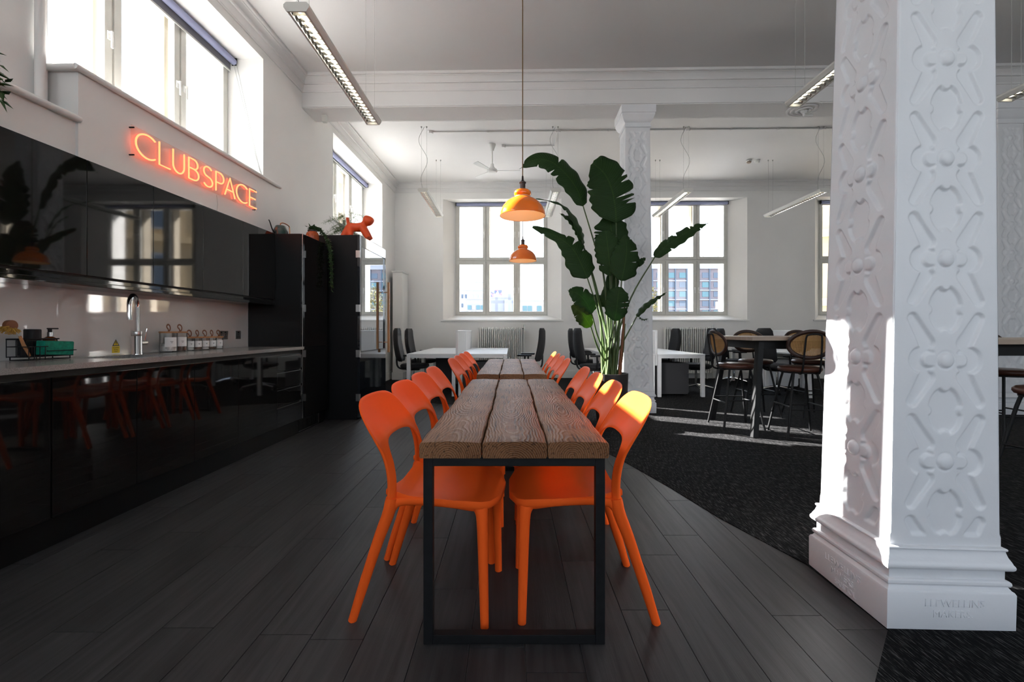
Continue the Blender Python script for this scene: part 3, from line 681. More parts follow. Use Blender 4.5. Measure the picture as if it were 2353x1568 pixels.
make_column('white cast column with strapwork relief far across the office', (6.55, 6.42, 0), 0, 36, 300)

# ================================================================== KITCHEN
XB, XU, XW = -2.40, -2.70, -3.00          # base fronts, wall-unit fronts, splashback face
def K(y, X):
    m_ = (23.5 - FPX * X / y) / FPX
    return X * (cy_ + m_ * sy_) / (sy_ - m_ * cy_)
YT0, YT1 = 4.92, 5.553                    # the tall unit
yb = [1.28, 1.775] + [K(v, 2.40) for v in (2.318, 2.836, 3.333, 3.85, 4.459)] + [YT0]
ORD = ['first', 'second', 'third', 'fourth', 'fifth', 'sixth', 'seventh', 'eighth']
for k in range(len(yb) - 1):
    y0, y1 = yb[k], yb[k + 1]; last = k == len(yb) - 2
    n_from = len(yb) - 2 - k
    lab = 'gloss charcoal base unit of four drawers beside the tall unit' if last else 'gloss charcoal base unit with one door, %s from the drawer unit' % ORD[n_from - 1]
    t = thing('base_cabinet', lab, 'cabinet', (XB, (y0 + y1) / 2, 0), group=None if last else 'base units under the worktop')
    w = (y1 - y0) / 2
    MB().box(-.58, -.022, -w + .0005, w - .0005, .15, .74 if k == 3 else .912).build('carcass', 'matt_black_panel', t, smooth=0)
    if k == 3: MB().box(-.06, -.022, -w + .0005, w - .0005, .741, .912).build('front_rail', 'matt_black_panel', t, smooth=0)
    if last:
        zs = [.16, .37, .545, .715, .88]
        for a, b in zip(zs, zs[1:]):
            MB().box(-.020, 0, -w + .002, w - .002, a + .002, b - .020, bev=.002).box(-.020, -.012, -w + .002, w - .002, b - .02, b - .003).build('drawer', 'gloss_charcoal', t)
    else:
        gap = .008 if k == 3 else .0015
        MB().box(-.020, 0, -w + (.008 if k == 2 else .0015), w - .0015, .16, .88, bev=.002).build('door', 'gloss_charcoal', t)
MB().box(-2.99, XB - .045, yb[0], YT0, 0.0, .149).build('plinth', 'plinth_black', smooth=0, label='black kickboard under the base units', cat='kickboard')
# worktop with a sink cut into it
m = MB(); sx0, sx1, sy0, sy1 = -2.86, -2.50, yb[3] + .02, yb[4] - .02
T0, T1 = .915, .945
wt = thing('worktop', 'grey speckled stone worktop along the kitchen wall', 'worktop', (-2.7, 3.1, T0))
def wbox(x0, x1, y0, y1, b=0): return MB().box(x0 + 2.7, x1 + 2.7, y0 - 3.1, y1 - 3.1, 0, T1 - T0, bev=b)
m = MB(); 
for q in ((XW, sx0, yb[0], YT0 - .002), (sx1, XB + .02, yb[0], YT0 - .002), (sx0, sx1, yb[0], sy0), (sx0, sx1, sy1, YT0 - .002)): m.box(q[0] + 2.7, q[1] + 2.7, q[2] - 3.1, q[3] - 3.1, 0, T1 - T0)
m.build('slab', 'worktop_grey', wt, smooth=0)
sk = thing('sink', 'sunken steel sink bowl in the stone worktop', 'sink', ((sx0 + sx1) / 2, (sy0 + sy1) / 2, T0))
hx, hy = (sx1 - sx0) / 2, (sy1 - sy0) / 2
rr = lambda a, b, z: [(a * math.copysign(abs(math.cos(q)) ** .35, math.cos(q)), b * math.copysign(abs(math.sin(q)) ** .35, math.sin(q)), z) for q in np.linspace(0, 2 * math.pi, 32, endpoint=False)]
MB().loft([rr(hx + .008, hy + .008, -.001), rr(hx - .002, hy - .002, -.002), rr(hx - .01, hy - .01, -.13), rr(hx - .05, hy - .05, -.155), rr(.03, .03, -.158)], cap=False).build('bowl', 'steel', sk)
MB().lathe([(.028, -.157), (.028, -.150), (.02, -.150), (.02, -.153), (.001, -.153)], 20).build('waste', 'chrome', sk)
MB().box(-3.029 + .02, XW, yb[0], YT0 - .003, T1, 1.40).build('splashback', 'splash_glass', smooth=0, label='glossy off-white glass splashback behind the worktop', cat='splashback')

# wall units
yu = [1.28, 1.78] + [K(v, 2.70) for v in (2.318, 2.824, 3.333, 3.853, 4.40)] + [YT0 - .002]
for k in range(len(yu) - 1):
    y0, y1 = yu[k], yu[k + 1]; w = (y1 - y0) / 2; n_from = len(yu) - 2 - k
    lab = 'gloss charcoal wall cupboard meeting the tall unit' if n_from == 0 else 'gloss charcoal wall cupboard, %s along from the one meeting the tall unit' % ORD[n_from - 1]
    t = thing('wall_cabinet', lab, 'cupboard', (XU, (y0 + y1) / 2, 0), group='wall cupboards over the worktop')
    MB().box(-.29, -.022, -w + .0005, w - .0005, 1.45, 2.18).build('carcass', 'matt_black_panel', t, smooth=0)
    MB().box(-.020, 0, -w + .0015, w - .0015, 1.462, 2.18, bev=.002).build('door', 'gloss_charcoal', t)
MB().box(-2.99, XU + .0, yu[0], YT0 - .003, 1.395, 1.425, bev=.006).box(-2.99, XU - .03, yu[0], YT0 - .003, 1.425, 1.449).build('light_pelmet', 'gloss_charcoal', label='gloss charcoal pelmet under the wall cupboards', cat='pelmet')

# tall unit
t = thing('tall_cabinet', 'tall charcoal larder unit at the end of the worktop', 'cabinet', (XB, (YT0 + YT1) / 2, 0))
MB().box(-.60, -.022, -.315, .315, .15, 2.18, bev=.001).build('carcass', 'satin_charcoal', t)
MB().box(-.020, 0, -.313, .313, .94, 2.18, bev=.002).build('door', 'gloss_charcoal', t)
MB().box(-.020, 0, -.313, .313, .16, .936, bev=.002).build('door', 'gloss_charcoal', t)
MB().box(-.59, -.045, -.31, .31, 0, .149).build('kickboard', 'plinth_black', t, smooth=0)
g = MB(); 
for q in range(9): g.box(-.044, -.041, -.30 + q * .052, -.30 + q * .052 + .038, .03, .12)
g.box(-.044, -.040, -.315, .17, .015, .022).box(-.044, -.040, -.315, .17, .128, .135).build('vent_grille', 'satin_charcoal', t, smooth=0)
MB().box(-.0445, -.0395, -.315, .17, .012, .018).box(-.0445, -.0395, .166, .172, .018, .13).build('vent_trim', 'steel', t, smooth=0)
MB().box(-.004, .002, -.3155, -.3125, .16, 2.18).build('edge_trim', 'steel', t, smooth=0)

# black locker with a mirrored door
LX, LY0, LY1, LZ = -2.035, 5.66, 6.74, 2.32
t = thing('locker', 'tall black locker with a mirrored glass door and wooden pull handle', 'locker', (LX, (LY0 + LY1) / 2, 0))
hw_ = (LY1 - LY0) / 2
MB().box(-.95, -.032, -hw_, hw_, .006, LZ, bev=.003).build('body', 'matt_black_panel', t)
d = MB(); D0, D1 = -.030, .0
d.box(D0, D1, -hw_ + .002, hw_ - .002, .03, .86).box(D0, D1, -hw_ + .002, hw_ - .002, 2.19, LZ).box(D0, D1, -hw_ + .002, -hw_ + .055, .86, 2.19).box(D0, D1, hw_ - .05, hw_ - .002, .86, 2.19)
dr = d.build('door', 'door_black_gloss', t, smooth=0)
MB().box(-.016, -.012, -hw_ + .05, hw_ - .045, .855, 2.195).build('mirror', 'mirror_glass', dr, smooth=0)
h = MB().box(.055, .085, hw_ - .10, hw_ - .065, .80, 1.83, bev=.004)
for z in (.95, 1.68): h.tube([(0, hw_ - .082, z), (.056, hw_ - .082, z)], .006, 8)
h.build('pull_handle', 'wood_light', dr)
for z in (.28, .83, 1.40, 2.08):
    MB().box(-.05, .002, -hw_ - .004, -hw_ + .0, z - .045, z + .045, bev=.001).tube([(.003, -hw_ - .004, z - .045), (.003, -hw_ - .004, z + .045)], .006, 8).build('hinge', 'steel', t)

# ---- neon sign
NX = -2.978
sg = thing('neon_sign', 'orange neon lettering sign on a clear acrylic panel above the cupboards', 'sign', (NX, 4.28, 2.572))
y0, y1, z0, z1 = K(3.465, 2.978), K(5.095, 2.978), 2.452, 2.692
MB().box(-.003, .003, y0 - 4.28, y1 - 4.28, z0 - 2.572, z1 - 2.572, bev=.001).build('acrylic_panel', 'acrylic', sg)
for yy in (y0 + .02, y1 - .02):
    for z in (z0 + .015, z1 - .015): MB().tube([(-.03, yy - 4.28, z - 2.572), (.006, yy - 4.28, z - 2.572)], .006, 10).build('standoff', 'frame_black', sg)
def arc(cx, cz, rx, rz, a0, a1, n=18): return [(cx + rx * math.cos(math.radians(q)), cz + rz * math.sin(math.radians(q))) for q in np.linspace(a0, a1, n)]
GL = {  # unit strokes, x 0..1, z 0..1
 'C': [arc(.62, .5, .62, .5, 50, 310, 26)], 'L': [[(.05, 1), (.05, 0), (1, 0)]],
 'U': [[(.04, 1), (.04, .35)] + arc(.5, .35, .46, .35, 180, 360, 16)[1:] + [(.96, 1)]],
 'B': [[(.05, 0), (.05, 1), (.5, 1)] + arc(.5, .765, .36, .235, 90, -90, 12)[1:] + [(.05, .53)], [(.5, .53)] + arc(.5, .265, .45, .265, 90, -90, 12)[1:] + [(.05, 0)]],
 'S': [arc(.5, .75, .42, .25, 35, 235, 14) + [(.5, .5)] + arc(.5, .25, .45, .25, 62, -150, 15)],
 'P': [[(.05, 0), (.05, 1), (.5, 1)] + arc(.5, .73, .45, .27, 90, -90, 14)[1:] + [(.05, .46)]],
 'A': [[(0, 0), (.5, 1), (1, 0)], [(.18, .33), (.82, .33)]], 'E': [[(1, 1), (.05, 1), (.05, 0), (1, 0)], [(.05, .52), (.85, .52)]]}
spans = [('C', 3.494, 3.675), ('L', 3.715, 3.835), ('U', 3.862, 4.0), ('B', 4.043, 4.18), ('S', 4.229, 4.366), ('P', 4.402, 4.53), ('A', 4.54, 4.70), ('C', 4.725, 4.905), ('E', 4.945, 5.078)]
for ch, a, b in spans:
    a, b = K(a, 2.966), K(b, 2.966)
    m = MB()
    for st in GL[ch]:
        path = [(.012, a + (b - a) * q[0] - 4.28, (2.480 + .185 * q[1]) - 2.572) for q in st]
        m.tube(path, .0065, 8)
    m.build('letter_%s' % ch.lower(), 'neon', sg)
MB().tube([(-.02, 4.40 - 4.28, z0 - 2.572), (-.022, 4.42 - 4.28, z0 - 2.66), (-.024, 4.39 - 4.28, 2.2 - 2.572)], .002, 6).build('cable', 'wire_grey', sg)

# ---- tap
tp = thing('kitchen_tap', 'tall chrome swan-neck kitchen tap behind the sink', 'tap', (-2.80, K(3.31, 2.8), T1))
MB().lathe([(.001, 0), (.033, 0), (.033, .006), (.030, .010), (.030, .165), (.026, .172), (.001, .172)], 24).build('body', 'chrome', tp)
MB().lathe([(.031, .136), (.0325, .138), (.0325, .170), (.031, .172)], 24, closed=False).build('collar', 'steel', tp)
pth = [(0, 0, .16), (0, 0, .34)] + [(.02 * (1 - math.cos(q)) * 1.3, -.062 * (1 - math.cos(q)), .34 + .085 * math.sin(q)) for q in np.linspace(.2, math.pi, 14)] + [(.052, -.124, .25)]
MB().tube(pth, .0155, 14).build('spout', 'chrome', tp)
MB().tube([(.0, .0, .085), (.0, .075, .085)], .018, 14).build('valve', 'steel', tp)
MB().tube([(0, .062, .09), (.01, .075, .19)], .004, 8).build('lever', 'chrome', tp)

# ---- caution sticker
cs = thing('caution_sticker', 'yellow caution boiling water sticker on the splashback', 'sticker', (XW + .0005, K(3.36, 3.0), T1 + .01))
MB().box(0, .0008, -.032, .032, 0, .050).build('label_panel', 'yellow_label', cs, smooth=0)
MB().prism([(-.029, .052), (.029, .052), (0, .100)], 0, .0008, 'x').build('warning_border', 'ink', cs, smooth=0)
MB().prism([(-.021, .0565), (.021, .0565), (0, .091)], .0008, .0012, 'x').build('warning_triangle', 'yellow_label', cs, smooth=0)
MB().prism([(-.0026, .066), (.0026, .066), (.004, .084), (-.004, .084)], .0012, .0016, 'x').prism([(-.0026, .0595), (.0026, .0595), (.0026, .0635), (-.0026, .0635)], .0012, .0016, 'x').build('exclamation_mark', 'ink', cs, smooth=0)
R_X = (math.pi / 2, 0, math.pi / 2)
for body, z, s in (('Caution', .039, .015), ('Boiling', .024, .0125), ('water', .010, .0125)): text('lettering', body, s, (.0009, 0, z), R_X, 'ink', cs, .0002)

# ---- jars
def jar(name, y, x, r, h, fill, fh, lab, loop, group):
    t = thing(name, lab, 'jar', (x, K(y, -x), T1), group=group)
    MB().lathe([(.001, .001), (r - .004, .001), (r, .006), (r, h), (r - .003, h), (r - .003, .008), (.001, .006)], 28).build('glass', 'jar_glass', t)
    if fill: MB().lathe([(.001, .009), (r - .006, .009), (r - .006, fh * .9), (r * .5, fh), (.001, fh)], 20).build('contents', fill, t)
    MB().lathe([(.001, h), (r + .001, h), (r + .002, h + .003), (r + .002, h + .011), (r, h + .013), (.001, h + .013)], 28).build('lid', 'wood_light', t)
    pts = [(0, -.006, h + .012)] + [(0, .018 * math.sin(q) * loop, h + .012 + .022 * (1 - math.cos(q)) + .012 * q / 3) for q in np.linspace(.4, 2 * math.pi - .4, 14)] + [(0, .006, h + .012)]
    MB().tube(pts, .0028, 6, sq=(2.2, .7)).build('strap', 'leather_tan', t)
    m = MB(); n = 12; a0, a1 = math.radians(-75), math.radians(5)
    ra = r + .0006; q = np.linspace(a0, a1, n)
    lo, hi = h * .28, h * .78
    vs = [(ra * math.cos(k), ra * math.sin(k), lo) for k in q] + [(ra * math.cos(k), ra * math.sin(k), hi) for k in q]
    m.add(vs, [(k, k + 1, n + k + 1, n + k) for k in range(n - 1)]); lb = m.build('paper_label', 'paper', t)
    for dz, ww in ((.55, .5), (.49, .3)):
        q2 = np.linspace(-.55 - ww / 3, -.55 + ww / 3, 5); rb = r + .0012
        vs = [(rb * math.cos(k), rb * math.sin(k), h * dz) for k in q2] + [(rb * math.cos(k), rb * math.sin(k), h * dz + .003) for k in q2]
        MB().add(vs, [(k, k + 1, 6 + k, 5 + k) for k in range(4)]).build('printed_line', 'ink', lb)
    return t
gj = 'storage jars on the worktop'
jar('storage_jar', 3.70, -2.875, .062, .155, 'sugar', .075, 'tall glass jar of white lumps with wooden lid, beside the tap', 1.0, gj)
jar('storage_jar', 3.835, -2.885, .055, .155, 'tea', .10, 'tall glass jar of brown contents with wooden lid and leather strap', 1.3, gj)
for k, (y, f, fh, l) in enumerate(((3.945, 'sugar', .03, 'small glass jar touching the tall brown-filled jar, pale contents'), (4.04, 'tea', .06, 'small glass jar with brown contents and looped leather strap'),
                                   (4.135, 'sugar', .025, 'small glass jar, middle one of the five small jars'), (4.228, 'tea', .02, 'small nearly empty glass jar beside the cream-filled jar'), (4.322, 'paper', .095, 'small glass jar of cream powder next to the double socket'))):
    jar('storage_jar', y, -2.885, .040, .108, f, fh, l, 1.0 if k % 2 else 1.4, gj)

# ---- sockets
def socket(y, w, n, lab):
    t = thing('wall_socket', lab, 'socket', (XW + .0005, K(y, 3.0), 1.075))
    MB().box(0, .006, -w, w, -.043, .043, bev=.002).build('plate', 'steel', t)
    for k in range(n):
        c = (k - (n - 1) / 2) * .062
        MB().box(.006, .0065, c - .004, c + .004, -.004, .010).box(.006, .0065, c - .014, c - .006, -.022, -.015).box(.006, .0065, c + .006, c + .014, -.022, -.015).build('pin_holes', 'ink', t, smooth=0)
        MB().box(.006, .010, c - .007, c + .007, .018, .034, bev=.001).build('switch', 'black_plastic', t)
socket(4.56, .073, 2, 'brushed steel double socket behind the small jars'); socket(4.80, .043, 1, 'brushed steel single socket next to the tall unit')

# ---- wire caddy and its contents
cd = thing('sink_caddy', 'black wire sink caddy on the worktop', 'caddy', (-2.86, K(2.70, 2.86), T1))
m = MB(); x0, x1, y0, y1 = -.06, .07, -.125, .130
def loop(m, z, x0, x1, y0, y1, r=.0025): m.tube([(x0, y0, z), (x1, y0, z), (x1, y1, z), (x0, y1, z)], r, 6, closed=True)
loop(m, .024, x0, x1, y0, y1); loop(m, .082, x0, x1, y0, -.02); loop(m, .125, x0, .0, y0, .11, .0045); loop(m, .005, x0 + .01, x1 - .01, y0 + .01, y1 - .01)
loop(m, .055, .0, x1, -.02, y1 + .02)
for k in range(9):
    yy = y0 + k * .0318; m.tube([(x0, yy, .024), (x1, yy, .024)], .0018, 5)
for yy in (y0, y0 + .03, y0 + .06, y0 + .09, -.02): m.tube([(x1 if yy < -.03 else .0, yy, .005), (x1 if yy < -.03 else .0, yy, .082)], .0022, 6)
for yy in (y0, y0 + .05, y0 + .1, 0, .05, .11): m.tube([(x0, yy, .02), (x0, yy, .125)], .0022, 6)
for yy in (y0 + .02, y0 + .05, y0 + .08, .08, .10): m.tube([(0, yy, .02), (0, yy, .125)], .0022, 6)
for (xx, yy) in ((x0 + .01, y0 + .01), (x1 - .01, y0 + .01), (x0 + .01, y1 - .01), (x1 - .01, y1 - .01)): m.tube([(xx, yy, .003), (xx, yy, .024)], .003, 6)
m.build('wire_frame', 'black_plastic', cd)
MB().box(-.055, .0, -.075, -.004, .028, .122).build('divider_box', 'black_plastic', cd)
sp = MB().box(-.028, .028, -.088, .088, -.042, .042, bev=.006).xf(Matrix.Rotation(math.radians(-3), 4, 'X'))
so_ = sp.build('scourer', 'sponge_green', label='green scouring sponge in the wire caddy', cat='sponge'); so_.location = (-2.825, K(2.755, 2.825), T1 + .070)
MB().lathe([(.001, 0), (.036, 0), (.038, .004), (.038, .152), (.035, .156), (.033, .152), (.033, .01), (.001, .008)], 24).build('tumbler', 'black_plastic', label='matt black tumbler standing in the wire caddy', cat='cup').location = (-2.905, K(2.70, 2.905), T1 + .027)
sb = thing('soap_bottle', 'dark amber pump soap bottle in the wire caddy', 'bottle', (-2.895, K(2.79, 2.895), T1 + .027))
MB().lathe([(.001, 0), (.032, 0), (.034, .004), (.034, .085), (.028, .102), (.014, .112), (.001, .112)], 24).build('bottle', 'amber', sb)
MB().lathe([(.014, .110), (.016, .112), (.016, .138), (.001, .138)], 20).build('collar', 'chrome', sb)
MB().lathe([(.001, .138), (.010, .138), (.010, .158), (.001, .158)], 14).box(-.010, .010, -.012, .045, .156, .164, bev=.003).build('pump', 'black_plastic', sb)
# dish brush leaning out of the caddy
db = thing('dish_brush', 'wooden dish brush with yellow bristles leaning in the caddy', 'brush', (-2.84, K(2.625, 2.84), T1 + .028))
MB().tube([(0, 0, 0), (0, -.03, .06), (0, -.052, .115)], [.006, .009, .007], 10).build('handle', 'wood_light', db)
MB().tube([(0, -.052, .112), (0, -.085, .158)], .002, 6).build('wire_neck', 'steel', db)
MB().tube([(-.012, -.100, .175), (.012, -.100, .175)], .030, 18).build('head', 'leather_tan', db)
bm_ = MB()
for k in range(120):
    a = rnd.uniform(-2.8, -.6) ; x = rnd.uniform(-.012, .012)
    p = Vector((x, -.100, .175)); d = Vector((rnd.uniform(-.2, .5), math.cos(a) - .4, math.sin(a) * .6)).normalized(); bm_.tube([p + d * .02, p + d * .052], .0016, 4)
bm_.build('bristles', 'bristle', db)

# ---- things on top of the cupboards
wc = thing('watering_can', 'dark green watering can with copper handle on the tall unit', 'watering can', (-2.74, 5.10, 2.18))
MB().lathe([(.001, 0), (.078, 0), (.082, .004), (.082, .055), (.078, .07), (.052, .125), (.046, .128), (.001, .128)], 32).build('body', 'bottle_green', wc)
MB().tube(catmull([(.0, .0, .125), (.0, .005, .155), (.02, .03, .165), (.045, .085, .15), (.05, .105, .12), (.05, .108, .01)], 24), .006, 10).build('handle', 'copper', wc)
MB().tube(catmull([(-.02, -.07, .03), (-.03, -.11, .06), (-.035, -.15, .13), (-.035, -.175, .155)], 18), np.linspace(.008, .005, 18), 10).build('spout', 'black_plastic', wc)

def small_leaf(m, p, d, up, L, wd):
    d = d.normalized(); s = d.cross(up)
    if s.length < 1e-4: s = Vector((1, 0, 0))
    s.normalize(); n = s.cross(d) * L * .12
    m.add([p, p + d * L * .35 + s * wd - n * .3, p + d * L * .35 - s * wd - n * .3, p + d * L * .4 + n, p + d * L - n], [(0, 1, 3), (0, 3, 2), (1, 4, 3), (3, 4, 2)])
ip = thing('ivy_pot', 'orange honeycomb glass pot of trailing ivy on the tall unit', 'plant', (-2.50, 5.37, 2.18))
MB().lathe([(.001, 0), (.060, 0), (.072, .012), (.076, .05), (.074, .075), (.062, .105), (.050, .113), (.050, .125), (.046, .125), (.046, .02), (.001, .02)], 28).build('pot', 'orange_glass', ip)
MB().lathe([(.001, .118), (.052, .118), (.053, .124), (.053, .134), (.049, .136), (.001, .128)], 24).build('rim', 'pot_dark', ip)
iv = MB(); stems = MB()
for k in range(9):
    a = rnd.uniform(-.6, 1.9); out = Vector((math.cos(a) * .5 + .45, math.sin(a) * .4 + .35, 0)).normalized()
    Lh = rnd.choice((.12, .2, .32, .5, .55))
    p0 = Vector((0, 0, .125)); pts = [p0, p0 + out * .06 + Vector((0, 0, .04)), Vector((.125, .11 + rnd.uniform(-.03, .03), .06)), Vector((.155 + rnd.uniform(-.01, .03), .15 + rnd.uniform(-.06, .02), .0 - Lh * .4)), Vector((.155 + rnd.uniform(-.01, .03), .16 + rnd.uniform(-.06, .02), -.02 - Lh))]
    cv = catmull(pts, 26); stems.tube(cv, .0016, 5)
    for i in range(2, 26):
        for _ in range(2):
            d = Vector((rnd.uniform(-1, 1), rnd.uniform(-1, 1), rnd.uniform(-.7, .5)))
            small_leaf(iv, Vector(cv[i]), d, Vector((0, 0, 1)), rnd.uniform(.025, .045), rnd.uniform(.009, .015))
for k in range(60):
    d = Vector((rnd.uniform(-1, 1), rnd.uniform(-1, 1), rnd.uniform(.0, 1.2))); small_leaf(iv, Vector((0, 0, .13)) + d * rnd.uniform(.01, .05), d, Vector((0, 0, 1)), rnd.uniform(.03, .05), .013)
stems.build('stems', 'stem_green', ip); iv.build('leaves', 'leaf_small', ip, smooth=0, kind='stuff')

# orange dog figure on the locker
dg = thing('dog_figure', 'matt orange abstract toy dog standing on the locker', 'toy', (-2.19, 5.98, LZ + .014), 0)
bd = MB()
bd.tube(catmull([(-.13, 0, .135), (-.07, 0, .155), (.0, 0, .15), (.07, 0, .158), (.10, 0, .165)], 16), [0.0384, 0.0512, 0.0563, 0.0576, 0.0576, 0.0563, 0.0563, 0.0563, 0.0576, 0.0589, 0.0602, 0.0614, 0.0614, 0.0589, 0.0538, 0.0410], 16)
for (x0, x1, yy) in ((-.10, -.175, -.055), (-.085, -.085, -.06), (.085, .17, -.055), (-.10, -.165, .06), (.085, .165, .06)):
    if x1 == x0: continue
    bd.tube([(x0, yy * .35, .14), ((x0 + x1) / 2, yy * .8, .07), (x1, yy, .0)], [0.0486, 0.0422, 0.0346], 14)
bd.tube([(-.07, -.02, .13), (-.068, -.055, .06), (-.066, -.062, 0)], [0.0461, 0.0422, 0.0371], 14)
bd.tube(catmull([(-.10, 0, .16), (-.115, 0, .22), (-.128, 0, .285)], 8), [0.0307, 0.0269, 0.0243, 0.0230, 0.0218, 0.0218, 0.0218, 0.0179], 12)
bd.tube([(.08, 0, .16), (.115, 0, .215), (.13, 0, .235)], [0.0461, 0.0435, 0.0435], 12)
bd.tube(catmull([(.09, 0, .252), (.13, 0, .248), (.18, 0, .225), (.205, 0, .205)], 12), [0.0256, 0.0461, 0.0563, 0.0614, 0.0640, 0.0653, 0.0653, 0.0640, 0.0614, 0.0563, 0.0461, 0.0230], 16)
o = bd.build('body', 'orange_matt', dg, smooth=1.2)
md = o.modifiers.new('fuse', 'REMESH'); md.mode = 'VOXEL'; md.voxel_size = .006; md.use_smooth_shade = True
md = o.modifiers.new('soft', 'SMOOTH'); md.iterations = 6; md.factor = .6

# asparagus fern behind the dog
fn = thing('asparagus_fern', 'feathery asparagus fern in a pot behind the orange dog', 'plant', (-2.45, 6.33, LZ))
MB().lathe([(.001, 0), (.06, 0), (.075, .11), (.070, .11), (.058, .01), (.001, .01)], 24).build('pot', 'pot_dark', fn)
fm = MB(); fst = MB()
for k in range(30):
    a = rnd.uniform(0, 2 * math.pi); r = rnd.uniform(.12, .40); hgt = rnd.uniform(.03, .36)
    e = Vector((math.cos(a) * r, math.sin(a) * r * .8, .10 + hgt - r * .25)); mid = Vector((e.x * .45, e.y * .45, .12 + hgt * .85))
    cv = catmull([(0, 0, .08), mid, e], 16); fst.tube(cv, .0013, 4)
    for i in range(5, 16):
        for _ in range(4):
            d = Vector((rnd.uniform(-1, 1), rnd.uniform(-1, 1), rnd.uniform(-.5, .6))).normalized(); p = Vector(cv[i]); L = rnd.uniform(.025, .06)
            q = p + d * L; fst.tube([p, q], .0006, 3, cap=False)
            for w in range(5):
                d2 = (d + Vector((rnd.uniform(-1, 1), rnd.uniform(-1, 1), rnd.uniform(-1, 1))) * .9).normalized(); p2 = p + d * L * (w + 1) / 5
                fm.tube([p2, p2 + d2 * .016], .0007, 3, cap=False)
fst.build('stems', 'stem_green', fn); fm.build('needles', 'fern_green', fn, smooth=0, kind='stuff')

# trailing plant at the near end of the wall cupboards
tpn = thing('trailing_plant', 'leafy trailing plant on top of the wall cupboards', 'plant', (-2.85, 2.17, 2.18))
MB().lathe([(.001, 0), (.06, 0), (.08, .13), (.074, .13), (.058, .01), (.001, .01)], 24).build('pot', 'pot_dark', tpn)
lv = MB(); st = MB()
for k in range(16):
    a = -.5 + k * .2; e = Vector((math.cos(a) * .09 + rnd.uniform(.0, .05), .10 + rnd.uniform(.0, .105), rnd.uniform(.10, .38)))
    cv = catmull([(0, 0, .11), (e.x * .4, e.y * .4, e.z + .08), e], 12); st.tube(cv, .0025, 5)
    for i in range(4, 12):
        small_leaf(lv, Vector(cv[i]), Vector((rnd.uniform(-.5, 1), rnd.uniform(-.2, 1), rnd.uniform(-1, .4))), Vector((0, 0, 1)), rnd.uniform(.05, .085), rnd.uniform(.012, .02))
st.build('stems', 'stem_green', tpn); lv.build('leaves', 'leaf_small', tpn, smooth=0, kind='stuff')

# ================================================================== DINING TABLES
def board(x0, x1, L, zt, th, seed):
    """one thick rough-sawn board, origin at its near end, running along +y"""
    r = random.Random(seed); ny, m = 44, MB()
    ph = [r.uniform(0, 6.28) for _ in range(8)]
    def wob(y, k): return .0026 * math.sin(y * 5.1 + ph[k]) + .0018 * math.sin(y * 13.7 + ph[k + 1]) + .0012 * math.sin(y * 31 + ph[k + 2])
    rings = []
    for i in range(ny + 1):
        y = L * i / ny; a = x0 + .002 + wob(y, 0); b = x1 - .002 + wob(y, 3); w = b - a; e = .007
        dz = .0012 * math.sin(y * 4 + ph[6])
        top = [(b - e * .35, -.0055), (b - e, -.0018)] + [(b - e - (w - 2 * e) * t, .0022 * math.sin(math.pi * t) + .0008 * math.sin(9 * t + ph[7] + y * 3)) for t in (.15, .3, .45, .6, .75, .9)] + [(a + e, -.0018), (a + e * .35, -.0055)]
        ring = [(a + .004, y, zt - th), (b - .004, y, zt - th), (b, y, zt - th + .005), (b, y, zt - .012 + dz)] + [(x, y, zt + z + dz) for x, z in top] + [(a, y, zt - .012 + dz), (a, y, zt - th + .005)]
        rings.append(ring)
    inset = lambda ring, y, k: [((x0 + x1) / 2 + (q[0] - (x0 + x1) / 2) * k, y, zt - th / 2 + (q[2] - zt + th / 2) * k) for q in ring]
    rings[0] = inset(rings[0], 0, .985); rings.insert(1, [(q[0], .004, q[2]) for q in inset(rings[1], 0, 1.0)])
    rings[-1] = inset(rings[-1], L, .985); rings.insert(-1, [(q[0], L - .004, q[2]) for q in inset(rings[-2], 0, 1.0)])
    return m.loft(rings)
def dining_table(x0, x1, y0, y1, zt, label, seed):
    c = (x0 + x1) / 2; t = thing('dining_table', label, 'table', C(c, y0), YAW, 'rustic dining tables')
    L = y1 - y0; th = .056; w = (x1 - x0) / 2
    cuts = [-w, -w + .333 * 2 * w, -w + .672 * 2 * w, w]
    for k in range(3):
        cxk = (cuts[k] + cuts[k + 1]) / 2; o = board(cuts[k] - cxk, cuts[k + 1] - cxk, L, 0, th, seed + k).build('board', 'rustic_wood', t, smooth=0.6); o.location = (cxk, 0, zt)
    u = .034; lx = w - .012
    for yy in (.022, L - .022 - u):
        f = MB().box(-lx, -lx + u, yy, yy + u, 0, zt - th - .001, bev=.002).box(lx - u, lx, yy, yy + u, 0, zt - th - .001, bev=.002)
        f.box(-lx + u, lx - u, yy + .0005, yy + u - .0005, zt - th - u, zt - th - .001, bev=.002).box(-lx + u, lx - u, yy + .0005, yy + u - .0005, .002, u, bev=.002)
        f.build('leg_frame', 'frame_black', t)
    for s in (-1, 1): MB().box(s * (lx - u / 2) - u / 2 + .001, s * (lx - u / 2) + u / 2 - .001, .022 + u, L - .022 - u, zt - th - u, zt - th - .001, bev=.002).build('side_rail', 'frame_black', t)
    return t
dining_table(-.3285, .344, 1.60, 3.68, .726, 'rough plank dining table on black box frame beside the strapwork column', 11)
dining_table(-.325, .318, 4.10, 6.30, .726, 'rough plank dining table on black box frame beside the potted plant', 41)

